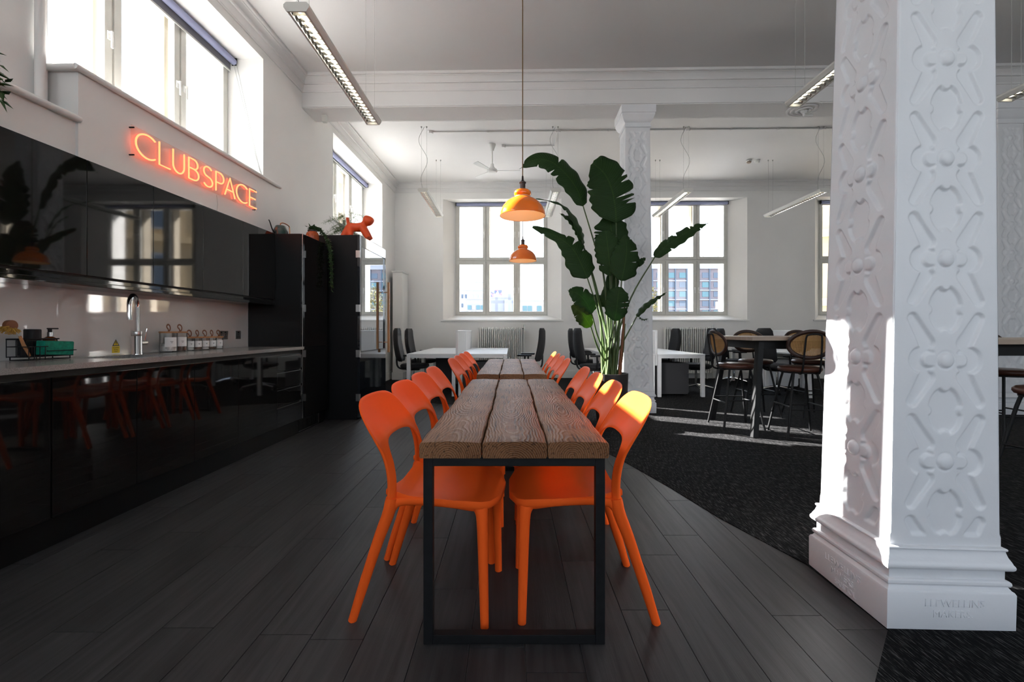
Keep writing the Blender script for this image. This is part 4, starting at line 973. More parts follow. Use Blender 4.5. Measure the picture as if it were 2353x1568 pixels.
# ---- orange chair: faces local +x
def make_chair():
    t = thing('dining_chair', 'x', 'chair')
    # seat
    nx, ny = 16, 14; top = []
    for i in range(nx + 1):
        u = i / nx; x = -.135 + u * .432
        wfr = .188 + .034 * min(1, u * 1.6)
        if u > .80: q = (u - .80) / .20; wfr *= math.sqrt(max(0, 1 - (q * .94) ** 2.6)) 
        row = []
        for j in range(ny + 1):
            v = j / ny * 2 - 1
            z = .474 + .010 * abs(v) ** 2.2 * (1 - u * .5) - .012 * math.cos(v * math.pi / 2) * math.sin(math.pi * min(1, u * 1.05)) + .022 * max(0, .22 - u) / .22 * (.4 + .6 * abs(v)) - .020 * max(0, u - .78) ** 2 / .05
            row.append((x, v * wfr, z))
        top.append(row)
    m = MB(); n1 = ny + 1
    def und(q, k): 
        cx, cyv = .09, 0
        return (cx + (q[0] - cx) * k, q[1] * k, q[2])
    vs = [q for r in top for q in r]
    fs = [(i * n1 + j, i * n1 + j + 1, (i + 1) * n1 + j + 1, (i + 1) * n1 + j) for i in range(nx) for j in range(ny)]
    rim = [(0, j) for j in range(ny)] + [(i, ny) for i in range(nx)] + [(nx, j) for j in range(ny, 0, -1)] + [(i, 0) for i in range(nx, 0, -1)]
    base = len(vs); nr = len(rim)
    for (k, dz) in ((1.012, -.006), (1.012, -.022), (.985, -.030), (.90, -.024)): vs += [(lambda q: (q[0], q[1], q[2] + dz))(und(top[i][j], k)) for i, j in rim]
    ridx = [i * n1 + j for i, j in rim]
    for a in range(nr):
        b = (a + 1) % nr; fs.append((ridx[a], ridx[b], base + b, base + a))
        for l in range(3): fs.append((base + l * nr + a, base + l * nr + b, base + (l + 1) * nr + b, base + (l + 1) * nr + a))
    fs.append(tuple(base + 3 * nr + a for a in range(nr)))
    m.add(vs, fs); m.build('seat', 'orange_plastic', t, smooth=1.0)
    # backrest: arched shell running down into the two posts
    O = [(-.130, .212, .44), (-.121, .214, .50), (-.123, .217, .57), (-.138, .222, .64), (-.168, .227, .70), (-.206, .222, .757), (-.242, .198, .81), (-.264, .146, .840), (-.273, .075, .849), (-.275, 0, .851)]
    I = [(-.102, .190, .44), (-.098, .189, .50), (-.100, .187, .55), (-.111, .181, .60), (-.128, .169, .640), (-.144, .146, .668), (-.155, .116, .681), (-.162, .078, .687), (-.165, .040, .689), (-.166, 0, .689)]
    nO, nI = catmull(O, 26), catmull(I, 26)
    full = [(o_, i_) for o_, i_ in zip(nO, nI)] + [(np.array((o_[0], -o_[1], o_[2])), np.array((i_[0], -i_[1], i_[2]))) for o_, i_ in list(zip(nO, nI))[-2::-1]]
    rings = []; K = 20; n = len(full)
    for q, (o_, i_) in enumerate(full):
        f = abs(q / (n - 1) * 2 - 1)                    # 1 at the posts, 0 at the crown
        tn = full[min(q + 1, n - 1)][0] + full[min(q + 1, n - 1)][1] - full[max(q - 1, 0)][0] - full[max(q - 1, 0)][1]
        ac = o_ - i_; nn = np.cross(tn, ac); nn /= np.linalg.norm(nn)
        if nn[0] > 0: nn = -nn
        th = .010 + .019 * max(0, (f - .42) / .58) ** 1.2
        ring = []
        for k in range(K):
            a = 2 * math.pi * k / K; s = .5 - .5 * math.copysign(abs(math.cos(a)) ** .8, math.cos(a)); sn = math.sin(a)
            off = .5 * th * math.copysign(abs(sn) ** .6, sn) + .016 * math.sin(math.pi * s) * (1 - f) * 1.0
            ring.append(tuple(i_ + ac * s + nn * off))
        rings.append(ring)
    MB().loft(rings).build('backrest', 'orange_plastic', t, smooth=1.0)
    for s in (-1, 1):
        MB().tube(catmull([(-.262, s * .215, 0), (-.222, s * .211, .13), (-.163, s * .205, .31), (-.122, s * .201, .42), (-.111, s * .200, .475)], 14), [.0165, .0172, .018, .019, .0195, .020, .021, .022, .023, .0235, .024, .0245, .024, .022], 14).build('leg', 'orange_plastic', t, smooth=1.0)
        MB().tube(catmull([(.252, s * .205, 0), (.247, s * .203, .2), (.242, s * .198, .38), (.236, s * .190, .435), (.222, s * .176, .458)], 14), [.016, .0168, .0176, .0184, .019, .020, .021, .0218, .0228, .0245, .027, .028, .026, .020], 14).build('leg', 'orange_plastic', t, smooth=1.0)
        MB().tube(catmull([(-.118, s * .200, .435), (-.085, s * .198, .458), (.0, s * .206, .466), (.12, s * .210, .464), (.225, s * .186, .448)], 14), [.020, .0195, .018, .016, .0145, .0135, .013, .013, .013, .0135, .014, .016, .018, .018], 12, sq=(1.15, .8)).build('side_rim', 'orange_plastic', t, smooth=1.0)
    return t
chair0 = make_chair(); used = [False]
def put_chair(x, y, rz, label):
    if not used[0]:
        used[0] = True; chair0.location = C(x, y); chair0.rotation_euler = (0, 0, rz + YAW); o = chair0; o['label'] = label; o['group'] = 'orange chairs round the plank tables'
    else: o = dup(chair0, C(x, y), rz + YAW, label, 'orange chairs round the plank tables')
    return o
# children list is cached the first time dup runs, so build the prototype fully first
for tb, ysL, ysR in (('by the strapwork column', (1.945, 2.42, 2.893, 3.366), (1.95, 2.425, 2.898, 3.371)), ('by the potted plant', (4.43, 4.903, 5.376, 5.849), (4.41, 4.883, 5.356, 5.829))):
    for k, y in enumerate(ysL): put_chair(-.334 + rnd.uniform(-.004, .004), y, -.085 + rnd.uniform(-.015, .015), 'orange chair, kitchen side of the table %s, %s from window end' % (tb, ORD[3 - k]))
    for k, y in enumerate(ysR): put_chair(.285 + rnd.uniform(-.004, .004), y, math.pi + rnd.uniform(-.02, .02), 'orange chair, carpet side of the table %s, %s from window end' % (tb, ORD[3 - k]))

# ---- pendant lamps
def pendant(label, px, d, zr):
    base = C((px - CX) / FPX * d, d, zr)
    t = thing('pendant_lamp', label, 'lamp', base, 0, 'orange pendant lamps over the tables')
    R = .150
    outer = [(R, 0), (R * 1.0, .008), (.1455, .03), (.132, .062), (.110, .090), (.082, .110), (.060, .121), (.050, .126), (.049, .130), (.0545, .138), (.057, .148), (.054, .160), (.044, .170), (.030, .174), (.021, .175)]
    inner = [(.021, .172), (.042, .165), (.050, .150), (.047, .132), (.055, .119), (.080, .106), (.107, .086), (.129, .059), (.1425, .028), (R - .003, .001)]
    MB().lathe(outer, 48).build('shade', 'orange_enamel', t, smooth=1.0)
    MB().lathe(inner, 48).build('shade_lining', 'shade_inside', t, smooth=1.0)
    MB().lathe([(R - .003, .001), (R, 0), (R + .0012, .002), (R, .005), (R - .003, .003)], 48, closed=True).build('rim', 'orange_enamel', t)
    MB().lathe([(.001, .170), (.021, .172), (.021, .180), (.018, .182), (.018, .214), (.0225, .216), (.0225, .222), (.014, .228), (.007, .236), (.006, .262), (.003, .266), (.001, .266)], 24).build('lampholder', 'bronze', t)
    MB().tube([(0, 0, .262), (0, 0, ZC - zr)], .0032, 8).build('cord', 'cord_gold', t)
    MB().lathe([(.001, ZC - zr), (.016, ZC - zr), (.016, ZC - zr - .004), (.006, ZC - zr - .02), (.001, ZC - zr - .02)], 16).build('ceiling_hook', 'ceiling_white', t)
    MB().lathe([(.001, .045), (.018, .050), (.029, .068), (.030, .085), (.020, .110), (.013, .125), (.013, .165), (.001, .165)], 20).build('bulb', 'bulb', t)
pendant('orange enamel pendant lamp hanging over the table beside the strapwork column', 1201, 2.99, P(1201, 497, d=2.99).z)
pendant('orange enamel pendant lamp hanging over the table beside the potted plant', 1201.5, 4.90, P(1201, 600, d=4.90).z)

# ================================================================== BIG POTTED PLANT
PD = 5.65
pc = C((1403 - CX) / FPX * PD, PD)
bp_ = thing('potted_palm', 'tall bird-of-paradise plant in a dark pot beside the far column', 'plant', pc)
MB().lathe([(.001, .0), (.165, .0), (.172, .01), (.205, .30), (.214, .57), (.214, .592), (.200, .592), (.196, .55), (.001, .55)], 40).build('pot', 'pot_dark', bp_)
MB().lathe([(.197, .545), (.12, .556), (.001, .565)], 32).build('soil', 'soil', bp_)
toL = lambda px, py, dd=0.0: P(px, py, d=PD + dd) - pc
vdir = C(0, -1)                                        # towards the room side the plant is seen from
def leaf(rib, width, face, mat='leaf_dark', tears=6, seed=0, droop=.25, prof=None):
    r = random.Random(seed); n = 64; cv = catmull(rib, n + 1); ns = 5
    ph = r.uniform(0, 6); tk = [(r.uniform(.18, .95), r.uniform(.25, .75), r.uniform(.006, .012), r.choice((-1, 1))) for _ in range(tears)]
    m = MB(); m.uv = []; vs = []; fs = []
    fc = Vector(face).normalized()
    for i in range(n + 1):
        t = i / n; p = Vector(cv[i]); d = (Vector(cv[min(i + 1, n)]) - Vector(cv[max(i - 1, 0)])).normalized()
        s = d.cross(fc)
        s = s.normalized() if s.length > 1e-4 else Vector((1, 0, 0)); nrm = s.cross(d).normalized()
        if nrm.dot(fc) < 0: nrm = -nrm
        w0 = (math.sin(math.pi * min(1, t * 1.02 + .02) ** .72)) ** .62 if 0 < t < 1 else .02
        if prof: w0 = np.interp(t, prof[0], prof[1])
        for j in range(-ns, ns + 1):
            side = 1 if j >= 0 else -1; w = w0
            for (tt, dp, sg, sd) in tk:
                if sd == side: w *= 1 - dp * math.exp(-((t - tt) / sg) ** 2)
            w *= 1 + .04 * math.sin(t * 40 + ph + side)
            u = j / ns; a = abs(u)
            q = p + s * (u * w * width) + nrm * (width * w * (.10 * a - droop * a * a)) + nrm * (.006 * math.sin(t * 34 + side * 2 + ph) * a)
            q += d * (a * w * width * .22)
            vs.append(tuple(q)); m.uv.append((t, u))
    k = 2 * ns + 1
    for i in range(n):
        for j in range(k - 1): fs.append((i * k + j, i * k + j + 1, (i + 1) * k + j + 1, (i + 1) * k + j))
    m.v = vs; m.f = fs
    o = m.build('leaf', mat, bp_, smooth=1.2)
    mdf = o.modifiers.new('thick', 'SOLIDIFY'); mdf.thickness = .0016
    return o
sc_ = PD / FPX
def stem(pts, r0, r1, mat='stem_green'):
    cv = catmull(pts, 20); MB().tube(cv, np.linspace(r0, r1, 20), 8).build('stem', mat, bp_, smooth=1.0)
def root(k): return Vector((rnd.uniform(-.10, .10), rnd.uniform(-.09, .09), .555))
V = Vector
LV = [ # rib pixels (base..tip) with depth offsets, half width px, face, material, stem via pixels
 ([(1340, 474, .0), (1326, 436, .0), (1302, 402, -.03), (1268, 373, -.05), (1230, 367, -.05), (1193, 389, -.02)], 31, (.35, -1, .35), 'leaf_dark', [(1388, 640, 0), (1366, 560, 0)], 5, None),
 ([(1416, 512, -.05), (1413, 470, -.05), (1404, 430, -.06), (1388, 398, -.08), (1362, 375, -.12)], 54, (.1, -1, .2), 'leaf_dark', [(1416, 640, -.03)], 8, ((0, .04, .15, .4, .7, .9, 1), (.1, .7, 1, 1, .85, .55, .12))),
 ([(1408, 602, .10), (1408, 570, .10), (1406, 540, .10), (1400, 500, .10)], 42, (0, -1, .1), 'leaf_dark', [(1402, 720, .08)], 3, ((0, .06, .3, .8, 1), (.2, .95, 1, .9, .3))),
 ([(1336, 552, .05), (1328, 520, .05), (1308, 487, .06), (1280, 466, .06), (1222, 455, .08)], 13, (.3, -.6, 1), 'leaf_dark', [(1362, 640, .04)], 2, None),
 ([(1340, 562, .08), (1330, 530, .08), (1312, 505, .08), (1286, 490, .1)], 17, (.6, -.7, .5), 'leaf_dark', [(1370, 660, .05)], 5, None),
 ([(1350, 640, -.15), (1336, 608, -.16), (1318, 575, -.18), (1294, 553, -.18), (1258, 534, -.16), (1224, 521, -.14)], 33, (.25, -1, .25), 'leaf_dark', [(1378, 730, -.1)], 5, ((0, .05, .2, .45, .65, .85, 1), (.2, .9, 1.05, .8, .40, .30, .08))),
 ([(1402, 634, -.18), (1400, 600, -.2), (1396, 565, -.2), (1392, 530, -.19)], 29, (-.1, -1, .1), 'leaf_dark', [(1402, 740, -.1)], 3, ((0, .08, .4, .8, 1), (.2, .75, 1, .85, .25))),
 ([(1428, 646, -.2), (1436, 608, -.22), (1440, 575, -.22), (1437, 540, -.2)], 33, (.15, -1, .1), 'leaf_dark', [(1420, 750, -.1)], 5, ((0, .08, .4, .75, 1), (.25, .9, 1, .7, .1))),
 ([(1504, 592, -.05), (1530, 566, -.06), (1562, 544, -.07), (1596, 524, -.08), (1627, 513, -.08)], 21, (-.45, -.7, .6), 'leaf_dark', [(1416, 780, -.05), (1452, 680, -.05)], 7, None),
 ([(1360, 722, -.18), (1346, 694, -.2), (1328, 676, -.22), (1304, 667, -.22)], 25, (.2, -1, .3), 'leaf_dark', [(1376, 780, -.1)], 4, None),
 ([(1358, 752, -.2), (1345, 732, -.22), (1330, 714, -.24), (1311, 702, -.25)], 20, (.2, -1, .3), 'leaf_pale', [(1374, 800, -.12)], 3, None),
 ([(1412, 738, -.2), (1417, 710, -.22), (1420, 685, -.22), (1424, 660, -.2)], 28, (.1, -1, .15), 'leaf_dark', [(1404, 800, -.1)], 2, ((0, .1, .45, .8, 1), (.25, .85, 1, .8, .15))),
 ([(1463, 728, -.1), (1480, 706, -.1), (1505, 688, -.1), (1532, 672, -.1)], 11, (-.5, -.5, .9), 'leaf_dark', [(1424, 800, -.06)], 2, None),
 ([(1466, 724, -.1), (1472, 732, -.1), (1480, 735, -.1), (1489, 733, -.1)], 4, (.2, -.5, 1), 'leaf_dark', None, 0, None),
 ([(1392, 662, .12), (1398, 690, .14), (1408, 640, .12), (1414, 612, .12)], 18, (-.2, -1, 0), 'leaf_dark', [(1396, 740, .1)], 1, None),
 ([(1462, 612, -.05), (1472, 602, -.05), (1484, 592, -.06)], 8, (-.3, -1, .3), 'leaf_dark', None, 3, None),
 ([(1398, 700, .16), (1374, 690, .18), (1362, 700, .2), (1352, 730, .2)], 16, (0, -1, .4), 'leaf_dark', [(1392, 780, .1)], 1, None),
]
for k, (rib, wp, face, mat, via, tears, pr) in enumerate(LV):
    pts = [toL(a, b, d) for a, b, d in rib]
    fx = C(face[0], face[1]); leaf(pts, wp * sc_, (fx.x, fx.y, face[2]), mat, tears, 100 + k, .22, pr)
    if via is not None:
        r0 = root(k); stem([r0, r0 * .7 + toL(*via[0]) * .3 + V((0, 0, .0))] + [toL(*q) for q in via] + [pts[0]], .017, .007)
for k in range(9):                                     # sheathing leaf-bases crowding the pot
    r0 = root(k); e = V((r0.x * 1.5 + rnd.uniform(-.05, .05), r0.y * 1.5, rnd.uniform(1.0, 1.55)))
    stem([r0, r0 * .4 + e * .6 + V((0, 0, -.1)), e], .026, .009, rnd.choice(('stem_green', 'stem_green', 'leather_tan')) if k != 0 else 'stem_green')

# ================================================================== DESKS
def office_desk(x0, x1, y0, y1, lab, group):
    z = .725; t = thing('office_desk', lab, 'desk', C((x0 + x1) / 2, (y0 + y1) / 2), YAW, group); a, b = (x1 - x0) / 2, (y1 - y0) / 2
    MB().box(-a + .003, a - .003, -b + .003, b - .003, z - .025, z, bev=.002).build('top', 'desk_white', t)
    MB().box(-a + .02, a - .02, -b + .012, -b + .05, z - .07, z - .026).box(-a + .02, a - .02, b - .05, b - .012, z - .07, z - .026).build('frame_rail', 'desk_white', t, smooth=0)
    for sx in (-1, 1):
        for sy in (-1, 1): MB().box(sx * (a - .035) - .03, sx * (a - .035) + .03, sy * (b - .035) - .03, sy * (b - .035) + .03, .004, z - .026, bev=.003).build('leg', 'desk_white', t)
    return t
def desk_screen(x, y0, y1, lab, group):
    t = thing('desk_screen', lab, 'screen', C(x, (y0 + y1) / 2, .55), YAW, group); b = (y1 - y0) / 2
    MB().box(-.014, .014, -b + .012, b - .012, .0, .56, bev=.004).build('panel', 'screen_fabric', t)
    MB().box(-.02, .02, -b, -b + .02, -.02, .572, bev=.008).box(-.02, .02, b - .02, b, -.02, .572, bev=.008).box(-.02, .02, -b, b, .555, .575, bev=.008).build('edge_frame', 'desk_white', t)
def pedestal(x, y, lab, mat, w=.42):
    t = thing('pedestal_drawers', lab, 'drawers', C(x, y), YAW)
    MB().box(-.29, .28, -w / 2, w / 2, .03, .56, bev=.003).build('body', mat, t)
    for k in range(3): MB().box(.28, .295, -w / 2 + .004, w / 2 - .004, .05 + k * .17, .05 + k * .17 + .163, bev=.002).build('drawer', mat, t)
    for sx in (-.24, .24):
        for s in (-1, 1): MB().tube([(sx, s * w * .4 - .01, .018), (sx, s * w * .4 + .01, .018)], .0145, 12).build('caster', 'black_plastic', t)
benches = [(-1.79, -.935, -.08, 7.70, 10.38, 'bench of paired desks by the locker'), (1.60, 2.42, 3.24, 7.62, 10.30, 'desk bench behind the potted plant'), (4.90, 5.72, 6.54, 7.50, 10.2, 'desk bench behind the bar table')]
for (xa, xm, xb, y0, y1, nm) in benches:
    ym = (y0 + y1) / 2; g = 'white desks of the ' + nm
    for (p, q, sd) in ((xa, xm - .02, 'kitchen'), (xm + .02, xb, 'far')):
        office_desk(p, q, y0, ym - .003, 'white desk, open end, %s side, %s' % (sd, nm), g); office_desk(p, q, ym + .003, y1, 'white desk, window end, %s side, %s' % (sd, nm), g)
    desk_screen(xm, y0 + .01, ym - .01, 'grey screen divider at the open end of the ' + nm, 'screens of the ' + nm); desk_screen(xm, ym + .01, y1 - .01, 'grey screen divider at the window end of the ' + nm, 'screens of the ' + nm)
pedestal(2.74, 8.02, 'dark grey drawer pedestal under the desk behind the column', 'dark_pedestal'); pedestal(-.60, 8.4, 'dark drawer pedestal under the paired desks, beside the radiator', 'dark_pedestal'); pedestal(-1.265, 9.5, 'dark drawer pedestal under the paired desks by the locker', 'dark_pedestal'); pedestal(5.3, 9.1, 'white drawer pedestal under the desk behind the bar table', 'desk_white')

# ---- office chair: faces local +x
def make_office_chair():
    t = thing('office_chair', 'x', 'chair')
    rr2 = lambda a, b, z, x=0: [(x + a * math.copysign(abs(math.cos(q)) ** .55, math.cos(q)), b * math.copysign(abs(math.sin(q)) ** .55, math.sin(q)), z) for q in np.linspace(0, 2 * math.pi, 28, endpoint=False)]
    MB().loft([rr2(.19, .20, .435, .03), rr2(.235, .235, .445, .03), (rr2(.25, .25, .465, .03)), rr2(.25, .25, .49, .03), rr2(.235, .235, .51, .03), rr2(.18, .18, .518, .03)]).build('seat', 'black_fabric', t, smooth=1.0)
    rings = []
    for k in range(13):
        u = k / 12; z = .56 + u * .60; w = .205 + .025 * math.sin(math.pi * u) - .075 * max(0, u - .5) ; x = -.225 - .035 * math.sin(u * 2.6) - .06 * u; th = .062 - .016 * u
        if u in (0, 1): w *= .8; th *= .5
        rings.append([(x + th * math.copysign(abs(math.cos(q)) ** .8, math.cos(q)) + .05 * (abs(math.sin(q)) ** 2) * .8, w * math.copysign(abs(math.sin(q)) ** .6, math.sin(q)), z) for q in np.linspace(0, 2 * math.pi, 24, endpoint=False)])
    MB().loft(rings).build('backrest', 'black_fabric', t, smooth=1.0)
    MB().tube(catmull([(-.02, 0, .43), (-.20, 0, .42), (-.285, 0, .48), (-.30, 0, .66)], 14), .022, 10, sq=(.7, 1.8)).build('back_support', 'black_plastic', t)
    for s in (-1, 1):
        a = MB().tube([(0, s * .21, .44), (0, s * .29, .46), (-.01, s * .295, .66)], .017, 10).build('arm', 'black_plastic', t)
        MB().box(-.13, .13, s * .295 - .04, s * .295 + .04, .66, .69, bev=.012).build('arm_pad', 'black_plastic', a)
    MB().box(-.12, .12, -.09, .09, .395, .44, bev=.01).build('mechanism', 'black_plastic', t)
    MB().tube([(0, 0, .10), (0, 0, .40)], .022, 14).build('gas_column', 'chrome', t)
    for k in range(5):
        q = 2 * math.pi * k / 5 + .3; c, s = math.cos(q), math.sin(q)
        MB().tube([(c * .02, s * .02, .125), (c * .15, s * .15, .105), (c * .29, s * .29, .075)], [.024, .019, .014], 8).build('base_arm', 'chrome', t)
        MB().tube([(c * .30 - s * .022, s * .30 + c * .022, .034), (c * .30 + s * .022, s * .30 - c * .022, .034)], .029, 14).tube([(c * .29, s * .29, .03), (c * .29, s * .29, .08)], .008, 8).build('caster', 'black_plastic', t)
    return t
oc0 = make_office_chair(); first = [True]
def put_oc(x, y, deg, lab):
    g = 'black office chairs at the white desks'
    if first[0]:
        first[0] = False; oc0.location = C(x, y, .004); oc0.rotation_euler = (0, 0, math.radians(deg) + YAW); oc0['label'] = lab; oc0['group'] = g
    else: dup(oc0, C(x, y, .004), math.radians(deg) + YAW, lab, g)
put_oc(-1.80, 8.30, 4, 'black office chair on the locker side of the paired desks, at their open end')
put_oc(-1.90, 9.62, -4, 'black office chair on the locker side of the paired desks, near the window')
put_oc(.26, 8.35, 172, 'black office chair on the plant side of the paired desks, at their open end')
put_oc(1.45, 8.15, 6, 'black office chair facing the desk bench, tucked behind the potted plant leaves')
put_oc(1.50, 9.35, -8, 'black office chair facing the desk bench, hidden between the plant and the window')
put_oc(3.38, 8.36, 176, 'black office chair with chrome base beside the rattan stool')
put_oc(3.22, 9.70, 184, 'black office chair directly in front of the radiator behind the column')
put_oc(4.66, 9.55, -5, 'black office chair behind the bar table, near the window')
put_oc(4.72, 8.10, 12, 'black office chair behind the bar table, at the open end of the bench')

# ================================================================== RADIATORS
def radiator(px0, px1, lab):
    a, b = P(px0, 760, y=10.63).x, P(px1, 760, y=10.63).x; n = 22; t = thing('radiator', lab, 'radiator', ((a + b) / 2, 10.655, 0)); w = (b - a) / n
    sec = None
    for k in range(n):
        x = -(b - a) / 2 + w * (k + .5)
        if sec is None:
            m = MB()
            m.box(-.0115, .0115, -.060, .060, .15, 1.17, bev=.009)
            m.box(-w * .47, w * .47, -.062, .062, 1.15, 1.20, bev=.012).box(-w * .47, w * .47, -.062, .062, .13, .18, bev=.012)
            sec = m.build('section', 'radiator_white', t); sec.location = (x, 0, 0)
        else: share(sec, (x, 0, 0), parent=t)
    MB().tube([((b - a) / 2, 0, 1.17), ((b - a) / 2 + .05, 0, 1.17)], .012, 8).tube([((b - a) / 2 + .05, 0, 1.13), ((b - a) / 2 + .05, 0, 1.26)], .020, 10).build('valve', 'chrome', t)
    MB().tube([((b - a) / 2 + .05, 0, 1.15), ((b - a) / 2 + .05, 0, .01)], .011, 8).build('feed_pipe', 'radiator_white', t)
    for s in (-1, 1): MB().box(s * (b - a) * .42 - .015, s * (b - a) * .42 + .015, -.03, .03, .005, .135).build('foot', 'radiator_white', t)
radiator(1098, 1200, 'white column radiator under the window behind the paired desks'); radiator(1526, 1634, 'white column radiator under the window behind the potted plant')

# ================================================================== BAR TABLES AND STOOLS
def bar_table(x0, x1, y0, y1, lab):
    z = 1.055; t = thing('bar_table', lab, 'table', C((x0 + x1) / 2, (y0 + y1) / 2), YAW); a, b = (x1 - x0) / 2, (y1 - y0) / 2
    MB().box(-a, a, -b, b, z - .04, z, bev=.003).build('top', 'bar_top', t)
    MB().box(-a + .12, a - .12, -b + .10, -b + .15, z - .13, z - .041).box(-a + .12, a - .12, b - .15, b - .10, z - .13, z - .041).box(-a + .12, -a + .17, -b + .15, b - .15, z - .13, z - .041).box(a - .17, a - .12, -b + .15, b - .15, z - .13, z - .041).build('apron', 'frame_black', t, smooth=0)
    for sx in (-1, 1):
        for sy in (-1, 1): MB().beam((sx * (a - .03), sy * (b - .02), .004), (sx * (a - .15), sy * (b - .13), z - .042), .075, .055, (1, 0, 0)).build('leg', 'frame_black', t)
    return t
bar_table(2.50, 4.55, 4.74, 5.78, 'oak-topped bar table on splayed black legs in front of the desks')
bar_table(3.45, 5.45, 3.42, 4.35, 'oak-topped bar table on splayed black legs behind the strapwork column')

def make_stool():
    t = thing('bar_stool', 'x', 'stool')
    MB().lathe([(.001, .685), (.17, .685), (.198, .692), (.208, .708), (.207, .724), (.192, .738), (.15, .745), (.001, .746)], 36).build('seat', 'leather_brown', t, smooth=1.0)
    MB().lathe([(.001, .672), (.18, .672), (.18, .684), (.001, .684)], 30).build('seat_plate', 'frame_black', t)
    RY, RZ, zc = .205, .135, .975
    bx = lambda y, z: -.235 - (z - zc) * .18 + 1.0 * y * y
    ringp = [(bx(RY * math.cos(q), zc + RZ * math.sin(q)), RY * math.cos(q), zc + RZ * math.sin(q)) for q in np.linspace(0, 2 * math.pi, 40, endpoint=False)]
    bk = MB().tube(ringp, .020, 10, closed=True, sq=(.75, 1.1)).build('backrest_hoop', 'dark_wood', t, smooth=1.0)
    cn_ = MB(); ry, rz = RY - .012, RZ - .012
    for k in range(-13, 14):
        y = k * ry / 14; h = rz * math.sqrt(max(0, 1 - (y / ry) ** 2)); cn_.tube([(bx(y, zc + s * h), y, zc + s * h) for s in (-1, 0, 1)], .0042, 4, sq=(.5, 1))
    for k in range(-9, 10):
        z = k * rz / 10; h = ry * math.sqrt(max(0, 1 - (z / rz) ** 2)); cn_.tube([(bx(s * h, zc + z) + .001, s * h, zc + z) for s in np.linspace(-1, 1, 7)], .0040, 4, sq=(1, .5))
    cn_.build('cane_panel', 'cane', bk, smooth=0)
    MB().tube(catmull([(-.12, -.075, .678), (-.19, -.085, .675), (-.232, -.085, .72), (-.262, -.082, .90), (-.282, -.075, 1.05), (-.290, -.05, 1.078), (-.292, 0, 1.085), (-.290, .05, 1.078), (-.282, .075, 1.05), (-.262, .082, .90), (-.232, .085, .72), (-.19, .085, .675), (-.12, .075, .678)], 50), .0095, 8).build('back_bracket', 'frame_black', t)
    for sx in (-1, 1):
        for sy in (-1, 1): MB().tube([(sx * .225, sy * .225, .004), (sx * .13, sy * .13, .60), (sx * .115, sy * .115, .675)], .012, 10).build('leg', 'frame_black', t)
    q = .225 - (.30 / .60) * .095
    for a, b in (((-q, -q), (q, -q)), ((q, -q), (q, q)), ((q, q), (-q, q)), ((-q, q), (-q, -q))):
        zz = .30 if a[0] == b[0] else .33; MB().tube([(a[0], a[1], zz), (b[0], b[1], zz)], .008, 8).build('foot_rail', 'frame_black', t)
    return t
st0 = make_stool(); fs_ = [True]
def put_stool(x, y, deg, lab):
    g = 'rattan bar stools'
    if fs_[0]: fs_[0] = False; st0.location = C(x, y); st0.rotation_euler = (0, 0, math.radians(deg) + YAW); st0['label'] = lab; st0['group'] = g
    else: dup(st0, C(x, y), math.radians(deg) + YAW, lab, g)
put_stool(2.60, 5.30, -2, 'rattan-backed bar stool at the short end of the front bar table')
put_stool(3.22, 6.02, -93, 'rattan-backed bar stool on the window side of the front bar table, by its leg')
put_stool(3.07, 4.86, 84, 'rattan-backed bar stool with its back to the near carpet, front bar table')
put_stool(3.92, 6.00, -88, 'rattan-backed bar stool on the window side of the front bar table, half under it')
put_stool(3.62, 3.02, 95, 'rattan-backed bar stool partly behind the strapwork column')
put_stool(4.86, 4.50, -92, 'rattan-backed bar stool on the far side of the hidden bar table')

# ================================================================== CEILING FITTINGS
def strip_light(x, y0, y1, z, lab, cable=True):
    t = thing('strip_light', lab, 'ceiling light', C(x, (y0 + y1) / 2, z), YAW, 'louvred strip lights'); b = (y1 - y0) / 2
    sec = [(-.088, .006), (-.088, .022), (-.072, .036), (.072, .036), (.088, .022), (.088, .006), (.066, -.022), (.052, -.022), (.052, .012), (-.052, .012), (-.052, -.022), (-.066, -.022)]
    MB().prism(sec, -b + .012, b - .012, 'y').build('housing', 'luminaire_white', t, smooth=0)
    cap = [(-.088, .004), (-.088, .024), (-.070, .040), (.070, .040), (.088, .024), (.088, .004), (.068, -.025), (-.068, -.025)]
    for s in (-1, 1): MB().prism(cap, s * b - s * .012, s * b, 'y').build('end_cap', 'luminaire_white', t, smooth=0)
    lv = MB(); n = 26
    for k in range(n): yy = -b + .05 + (2 * b - .1) * k / (n - 1); lv.hexa([(-.050, yy - .001, -.020), (.050, yy - .001, -.020), (.050, yy + .001, -.020), (-.050, yy + .001, -.020), (-.050, yy - .005, .002), (.050, yy - .005, .002), (.050, yy + .005, .002), (-.050, yy + .005, .002)])
    for s in (-1, 1): lv.hexa([(s * .050, -b + .02, -.021), (s * .052, -b + .02, -.021), (s * .052, b - .02, -.021), (s * .050, b - .02, -.021), (s * .030, -b + .02, .010), (s * .052, -b + .02, .010), (s * .052, b - .02, .010), (s * .030, b - .02, .010)])
    lv.build('louvre', 'louvre_metal', t, smooth=0)
    MB().tube([(0, -b + .03, .004), (0, b - .03, .004)], .008, 10).build('lamp_tube', 'tube_light', t)
    top = ZC - z
    for s in (-1, 1):
        for sx in (-.045, .045): MB().tube([(sx, s * (b - .10), .036), (sx, s * (b - .10), top)], .0014, 5).lathe([(.001, top), (.012, top), (.012, top - .012), (.004, top - .03), (.001, top - .03)], 10, c=(sx, s * (b - .10), 0)).build('suspension_wire', 'wire_grey', t)
    if cable: MB().tube(catmull([(-.02, -b + .15, .036), (-.05, -b + .10, .25), (.06, -b + .10, .55), (-.09, -b + .10, top - .25), (.0, -b + .12, top)], 24), .0035, 6).build('power_cable', 'wire_grey', t)
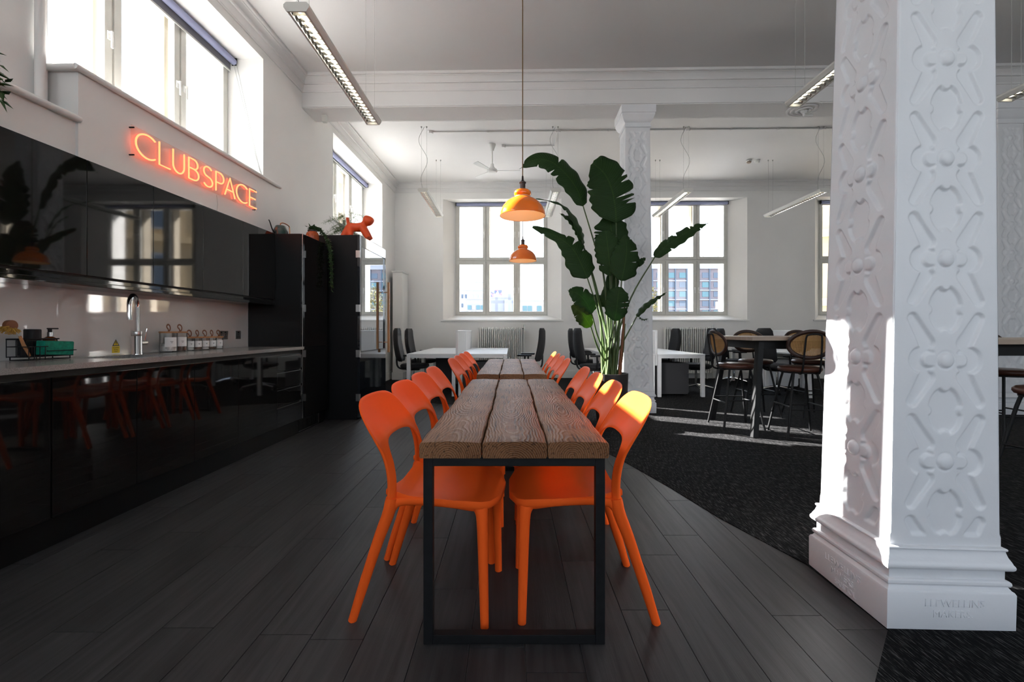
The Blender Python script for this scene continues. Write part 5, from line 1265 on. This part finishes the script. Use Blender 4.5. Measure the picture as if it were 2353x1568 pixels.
strip_light(-1.48, 3.12, 4.85, 3.335, 'louvred strip light hanging over the kitchen aisle')
strip_light(2.76, 2.75, 4.46, 3.335, 'louvred strip light hanging beside the strapwork column')
strip_light(4.72, 2.70, 4.36, 3.335, 'louvred strip light hanging above the hidden bar table')
for x, nm in ((-1.50, 'over the paired desks, on their locker side'), (.74, 'over the aisle between the two desk benches'), (2.97, 'over the desks behind the column'), (5.27, 'over the desks behind the bar table'), (7.55, 'two along from the desks behind the column'), (9.85, 'close to the plain far wall')):
    strip_light(x, 7.66, 9.38, 3.48, 'louvred strip light ' + nm)
cd_ = thing('ceiling_conduit', 'white conduit running across the window bay ceiling', 'conduit', (0, 7.92, ZC))
MB().tube([(-1.62, 0, -.011), (XR - .2, 0, -.011)], .010, 8).build('pipe', 'ceiling_white', cd_)
for x in (-1.6, .62, 2.85, 5.15, 7.4): MB().lathe([(.001, -.04), (.04, -.04), (.045, -.03), (.045, 0), (.001, 0)], 16, c=(x, 0, 0)).build('junction_box', 'ceiling_white', cd_)
for x in (-.6, .1, 1.5, 2.1, 3.6, 4.4): MB().box(x - .015, x + .015, -.018, .018, -.03, 0, bev=.003).build('saddle_clip', 'ceiling_white', cd_)
cd2 = thing('ceiling_conduit', 'short white conduit feeding the ceiling fan', 'conduit', C(0, 8.55, ZC))
MB().tube([(-.14, 0, -.014), (.80, 0, -.014), (.80, -.55, -.014)], .011, 8).build('pipe', 'ceiling_white', cd2)
MB().lathe([(.001, -.045), (.036, -.045), (.040, -.03), (.040, 0), (.001, 0)], 16, c=(-.16, 0, 0)).build('junction_box', 'ceiling_white', cd2)

fz = P(1131, 393, d=8.5)
fan = thing('ceiling_fan', 'white three-blade ceiling fan in the window bay', 'fan', fz)
MB().lathe([(.001, -.045), (.045, -.045), (.085, -.03), (.10, .0), (.085, .03), (.05, .05), (.032, .09), (.028, .13), (.001, .13)], 28).build('motor', 'fan_white', fan)
top = ZC - fz.z
MB().tube([(0, 0, .12), (0, 0, top)], .012, 10).build('downrod', 'fan_white', fan)
MB().lathe([(.001, top - .13), (.025, top - .13), (.065, top - .02), (.065, top), (.001, top)], 24).build('canopy', 'fan_white', fan)
for k in range(3):
    a = math.radians((2, 128, 238)[k])
    bl_ = MB().prism([(.09, -.02), (.16, -.035), (.5, -.058), (.52, -.04), (.52, .045), (.5, .058), (.16, .035), (.09, .02)], -.004, .004, 'z')
    bl_.xf(Matrix.Rotation(a, 4, 'Z') @ Matrix.Rotation(math.radians(9), 4, 'X')); bl_.build('blade', 'fan_white', fan, smooth=0)

rs = thing('ceiling_rose', 'round ringed plaster rose under the beam', 'rose', P(1847, 250, z=BZ))
MB().lathe([(.215, 0), (.213, -.012), (.19, -.018), (.18, -.008), (.165, -.010), (.155, -.024), (.135, -.026), (.125, -.014), (.105, -.016), (.095, -.034), (.075, -.038), (.065, -.024), (.045, -.028), (.035, -.05), (.02, -.055), (.001, -.055)], 48).build('disc', 'ceiling_white', rs)
MB().tube([(0, 0, -.05), (0, 0, -.11)], .014, 10).tube([(0, 0, -.10), (.11, -.02, -.105)], .010, 8, sq=(1, 2)).build('hook', 'ceiling_white', rs)
for px, lab, mt in ((1721, 'beige smoke detector on the ceiling beside the white detector', 'leather_tan'), (1740, 'white smoke detector on the ceiling beside the beige detector', 'fan_white')):
    q = P(px, 368, z=ZC); t = thing('smoke_detector', lab, 'detector', q)
    MB().lathe([(.055, 0), (.055, -.02), (.045, -.028), (.001, -.028)], 24).build('base', 'fan_white', t)
    MB().lathe([(.042, -.028), (.046, -.045), (.038, -.062), (.020, -.07), (.001, -.07)], 24).build('sensor', mt if mt == 'fan_white' else 'bar_top', t)
q = P(746, 272, y=BY0 + .21); MB().box(-.03, .03, -.03, .03, -.10, 0, bev=.006).build('sensor_box', 'luminaire_white', label='small grey sensor box under the beam by the kitchen wall', cat='sensor').location = (q.x, BY0 + .21, BZ)

# ================================================================== OUTSIDE
GZ = -13.0
MB().box(-300, 300, 14, 420, GZ - .3, GZ).build('ground', 'asphalt', kind='structure', smooth=0, label='street level far below the windows')
def windows_on(parent, x0, dx, nx, z0, dz, nz, w, h, y, mats, dark=True):
    protos = {}
    for i in range(nx):
        for j in range(nz):
            mt = rnd.choice(mats); x, z = x0 + i * dx, z0 + j * dz
            if mt not in protos:
                f = MB().box(-w / 2, w / 2, -.12, .05, -h / 2, h / 2).build('window', mt, parent, smooth=0); f.location = (x, y, z); protos[mt] = f
            else: share(protos[mt], (x, y, z), parent=parent)
# office block seen through the window behind the plant
D = 150.0
xL_, xR_ = (1400 - CX) / FPX * D, (1735 - CX) / FPX * D; zt_ = CH + (HOR - 607) / FPX * D
ob = thing('office_block', 'grey brick office block with teal windows seen beyond the plant', 'building', C((xL_ + xR_) / 2, D, GZ), YAW)
hb = (xR_ - xL_) / 2; H_ = zt_ - GZ
MB().box(-hb, hb, 0, 16, 0, H_ - 1.6).build('wall', 'brick_grey', ob, smooth=0)
MB().box(-hb - .4, hb + .4, -.5, 16.4, H_ - 1.6, H_ + .3).build('parapet', 'concrete_pale', ob, smooth=0)
dx = 26.2 / FPX * D; x0 = (1516 - CX) / FPX * D - (xL_ + xR_) / 2; x0 -= dx * int((x0 + hb - 1.5) / dx)
for j in range(8):
    zc_ = CH + (HOR - (633 + 21.7 * j)) / FPX * D - GZ
    windows_on(ob, x0, dx, int((2 * hb - 3) / dx) + 1, zc_, 1, 1, 2.15, 1.75, 0, ['pane_teal', 'pane_teal', 'pane_blue'])
    MB().box(-hb, hb, -.35, .1, zc_ - 1.95, zc_ - 1.65).build('floor_band', 'concrete_pale', ob, smooth=0)
for i in range(int((2 * hb - 3) / dx) + 1): MB().box(x0 + i * dx + 1.15, x0 + i * dx + 1.5, -.4, .1, 0, H_ - 1.6).build('pilaster', 'pane_blue', ob, smooth=0)
for px, hh in ((1567, 4.5), (1587, 8.0), (1618, 5.0)):
    m_ = thing('roof_mast', {1567: 'short aerial mast on the office block roof', 1587: 'tall forked aerial mast on the office block roof', 1618: 'thin cross-armed aerial on the office block roof'}[px], 'mast', C((px - CX) / FPX * D, D + 3, zt_ + .3), YAW)
    MB().tube([(0, 0, 0), (0, 0, hh)], .12, 6).build('pole', 'wire_grey', m_)
    MB().tube([(-.9, 0, hh * .55), (.9, 0, hh * .55)], .09, 6).tube([(-.9, 0, hh * .45), (-.9, 0, hh * .75)], .14, 6).tube([(.9, 0, hh * .45), (.9, 0, hh * .75)], .14, 6).build('aerials', 'wire_grey', m_)
def block(px0, px1, py, D, depth, mat, lab):
    xa, xb = (px0 - CX) / FPX * D, (px1 - CX) / FPX * D; z = CH + (HOR - py) / FPX * D
    t = thing('city_building', lab, 'building', C((xa + xb) / 2, D, GZ), YAW); w = (xb - xa) / 2
    MB().box(-w, w, 0, depth, 0, z - GZ - .25).build('wall', mat, t, smooth=0)
    MB().box(-w - .12, w + .12, -.12, depth + .12, z - GZ - .25, z - GZ).build('roof_edge', 'wall_grey', t, smooth=0)
    return t, w, z - GZ
t, w, h = block(1083, 1118, 648, 170, 14, 'wall_pale', 'tall pale tower block beyond the window, behind the white blocks')
t, w, h = block(1040, 1122, 667, 130, 12, 'wall_pale', 'white stepped block with small blue windows beyond the window')
windows_on(t, -w + 2.8, 1.0, 2, h - 4.4, 2.6, 2, .55, 1.1, 0, ['pane_blue']); windows_on(t, w - 4.6, 1.4, 3, h - 4.2, 2.4, 2, .7, 1.2, 0, ['pane_blue', 'concrete_pale'])
t, w, h = block(1066, 1119, 686, 105, 10, 'wall_grey', 'pale glazed block in front of the white stepped block')
windows_on(t, -w + 1.3, 1.0, 5, h - 4.4, 1.15, 3, .82, .95, 0, ['concrete_pale', 'wall_pale', 'pane_teal'])
t, w, h = block(1121.5, 1182, 683, 117, 10, 'wall_grey', 'plain concrete block carrying the painted roof hut')
MB().box(-w + .6, w * .05, .5, 4, h, h + 1.9).build('painted_hut', 'mural_paint', t, smooth=0)
MB().box(w * .2, w - .2, .1, 3, h, h + .9).build('roof_plant', 'concrete_pale', t, smooth=0); MB().box(w * .25, w * .8, -.5, .0, h - 4.5, h - .8).build('bay', 'wall_pale', t, smooth=0)
t, w, h = block(1183, 1275, 690, 95, 10, 'wall_pale', 'low flat-roofed block with a band of windows beyond the window')
windows_on(t, -w + 1.1, 1.0, 8, h - 1.75, 1, 1, .86, 1.1, 0, ['pane_blue', 'pane_teal', 'concrete_pale'])
# stone building standing close by on the far side, seen through the last window and in the gloss doors
s0, s1 = Vector((13.2, 31.0, 0)), Vector((40.0, 12.8, 0)); dv = s1 - s0; Ls = dv.length
sbld = thing('stone_building', 'honey-coloured stone building standing beside the office', 'building', (s0.x, s0.y, GZ), math.atan2(dv.y, dv.x))
MB().box(0, Ls, 0, 10, 0, 33).build('wall', 'stone_far', sbld, smooth=0)
for z in (11.5, 15.6, 19.7, 23.8): MB().box(-.1, Ls, -.30, .05, z, z + .45).build('string_course', 'stone_far', sbld, smooth=0)
for j in range(4):
    for i in range(10):
        x, z = 1.9 + i * 3.1, 12.3 + j * 4.1
        f = MB().box(x - .75, x + .75, -.12, .02, z, z + 2.6).build('window_surround', 'wall_pale', sbld, smooth=0)
        MB().box(x - .6, x + .6, -.14, .0, z + .12, z + 2.45).build('window_glazing', 'pane_blue', f, smooth=0)
# street tree
tr = thing('street_tree', 'yellow-green street tree in front of the office block', 'tree', C((1488 - CX) / FPX * 70, 70, GZ))
MB().tube([(0, 0, 0), (.2, 0, 7), (0, .3, 15)], [.35, .28, .1], 8).build('trunk', 'dark_wood', tr)
lf = MB()
for k in range(1600):
    th_ = rnd.uniform(0, 2 * math.pi); cz = rnd.uniform(-1, 1); r = rnd.uniform(.3, 1) ** .5; s = math.sqrt(1 - cz * cz)
    p = Vector((math.cos(th_) * s * 2.0 * r, math.sin(th_) * s * 2.0 * r, 16.8 + cz * 4.4 * r)); d = Vector((rnd.uniform(-1, 1), rnd.uniform(-1, 1), rnd.uniform(-1, 1)))
    small_leaf(lf, p, d, Vector((.1, .2, 1)), .34, .11)
lf.build('crown', 'tree_leaf', tr, smooth=0, kind='stuff')
